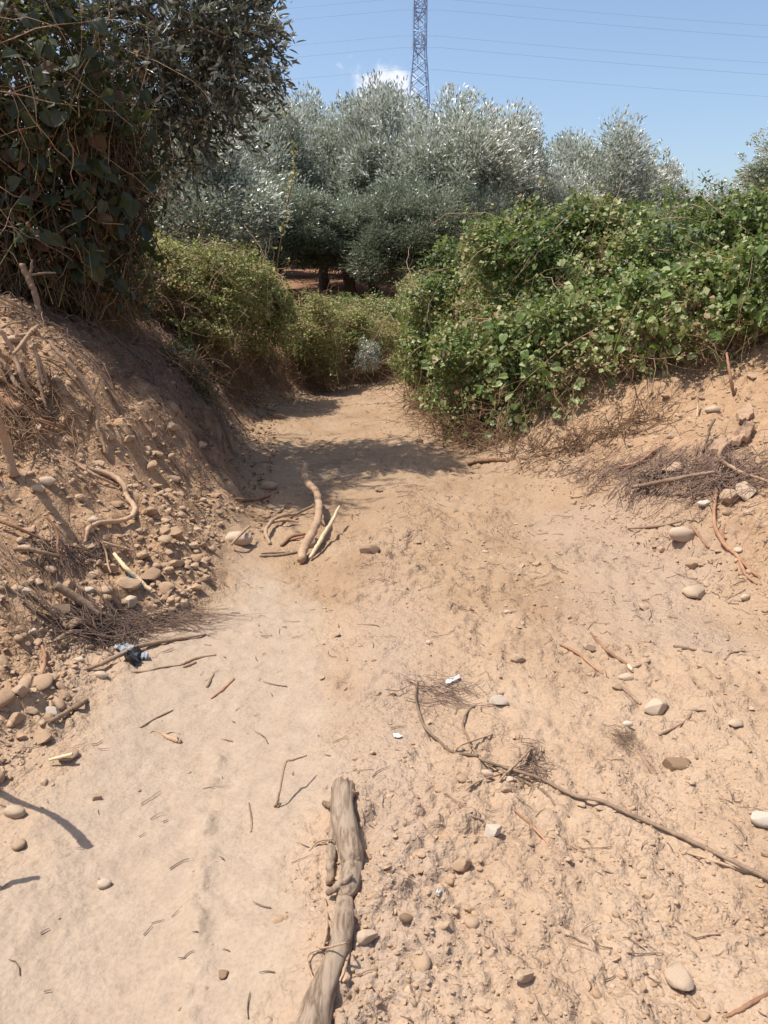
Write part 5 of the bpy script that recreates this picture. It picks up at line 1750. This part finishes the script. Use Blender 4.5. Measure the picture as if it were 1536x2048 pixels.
# ------------------------------------------------------------------ pylon and wires
def pylon():
    D = 130.0
    bx = at(838, 150, D).x

    def zz(py):
        return at(838, py, D).z

    def hw(z):     # half width of the body at height z
        zb, zw = zz(225), zz(105)
        wb, ww = 42 * .5 * dep(at(838, 225, D)) / F, 25 * .5 * dep(at(838, 105, D)) / F
        return ww if z > zw else ww + (wb - ww) * (zw - z) / (zw - zb)
    g = ground_z(bx, D)
    e = empty('electricity_pylon', (bx, D, g), 'tall grey steel lattice pylon rising behind the olive crowns', 'pylon')

    def bar(name, a, b, w):
        V, Fs = tubes(np.array([[a, b]]), np.full((1, 2), w), 4, True)
        o = mesh_np(name, V, Fs, None, False, M['steel'])
        child(name, o, e)
    top = zz(-110)
    zs = [g]
    while zs[-1] < zz(225) - 1:
        zs.append(zs[-1] + 5.2)
    zs += [zz(p) for p in (228, 200, 172, 145, 120, 92, 70, 48, 20, -5, -30, -60, -90)] + [top]
    zs = sorted(zs)
    for sx in (-1, 1):
        for sy in (-1, 1):
            for z0, z1 in ((g - .3, zz(105)), (zz(105), top)):
                bar('leg', (bx + sx * hw(z0), D + sy * hw(z0), z0), (bx + sx * hw(z1), D + sy * hw(z1), z1), .16)
    for z0, z1 in zip(zs[:-1], zs[1:]):
        a, b = hw(z0), hw(z1)
        for (p, q_) in (((-1, -1), (1, -1)), ((1, -1), (1, 1)), ((1, 1), (-1, 1)), ((-1, 1), (-1, -1))):
            P0 = (bx + p[0] * a, D + p[1] * a, z0)
            P1 = (bx + q_[0] * b, D + q_[1] * b, z1)
            bar('brace', P0, P1, .075)
            bar('brace', (bx + q_[0] * a, D + q_[1] * a, z0), (bx + p[0] * b, D + p[1] * b, z1), .045)
    for pz in (92, 20, -60):
        z = zz(pz)
        w = hw(z)
        for s in (-1, 1):
            bar('strut', (bx - w, D + s * w, z), (bx + w, D + s * w, z), .11)
            bar('strut', (bx + s * w, D - w, z), (bx + s * w, D + w, z), .11)
            for sx in (-1, 1):
                bar('crossarm', (bx + sx * w, D + s * w, z), (bx, D + s * 6.0, z + .2), .09)
                bar('crossarm', (bx + sx * w, D + s * w, z + 1.8), (bx, D + s * 6.0, z + .25), .08)
            bar('insulator', (bx, D + s * 6.0, z + .2), (bx, D + s * 6.0, z - 1.5), .10)
    labs = {92: 'lower', 20: 'middle', -60: 'upper'}
    for pz in (92, 20, -60):
        z = zz(pz) - 1.5
        for s in (-1, 1):
            t_ = np.linspace(-175, 175, 60)
            zc = z - .085 * np.abs(t_) * (1 - np.abs(t_) / 380)
            V, Fs = tubes(np.stack([bx + t_, np.full(60, D + 6.0 * s), zc], 1)[None], np.full((1, 60), .016), 5)
            o = obj('power_line', mesh_np('power_line', V, Fs, None, True, M['wire']))
            recentre(o, (bx, D + 6 * s, z))
            tag(o, 'thin %s power line on the %s side of the pylon' % (labs[pz], 'near' if s < 0 else 'far'), 'power line', 'power lines of the pylon')


pylon()
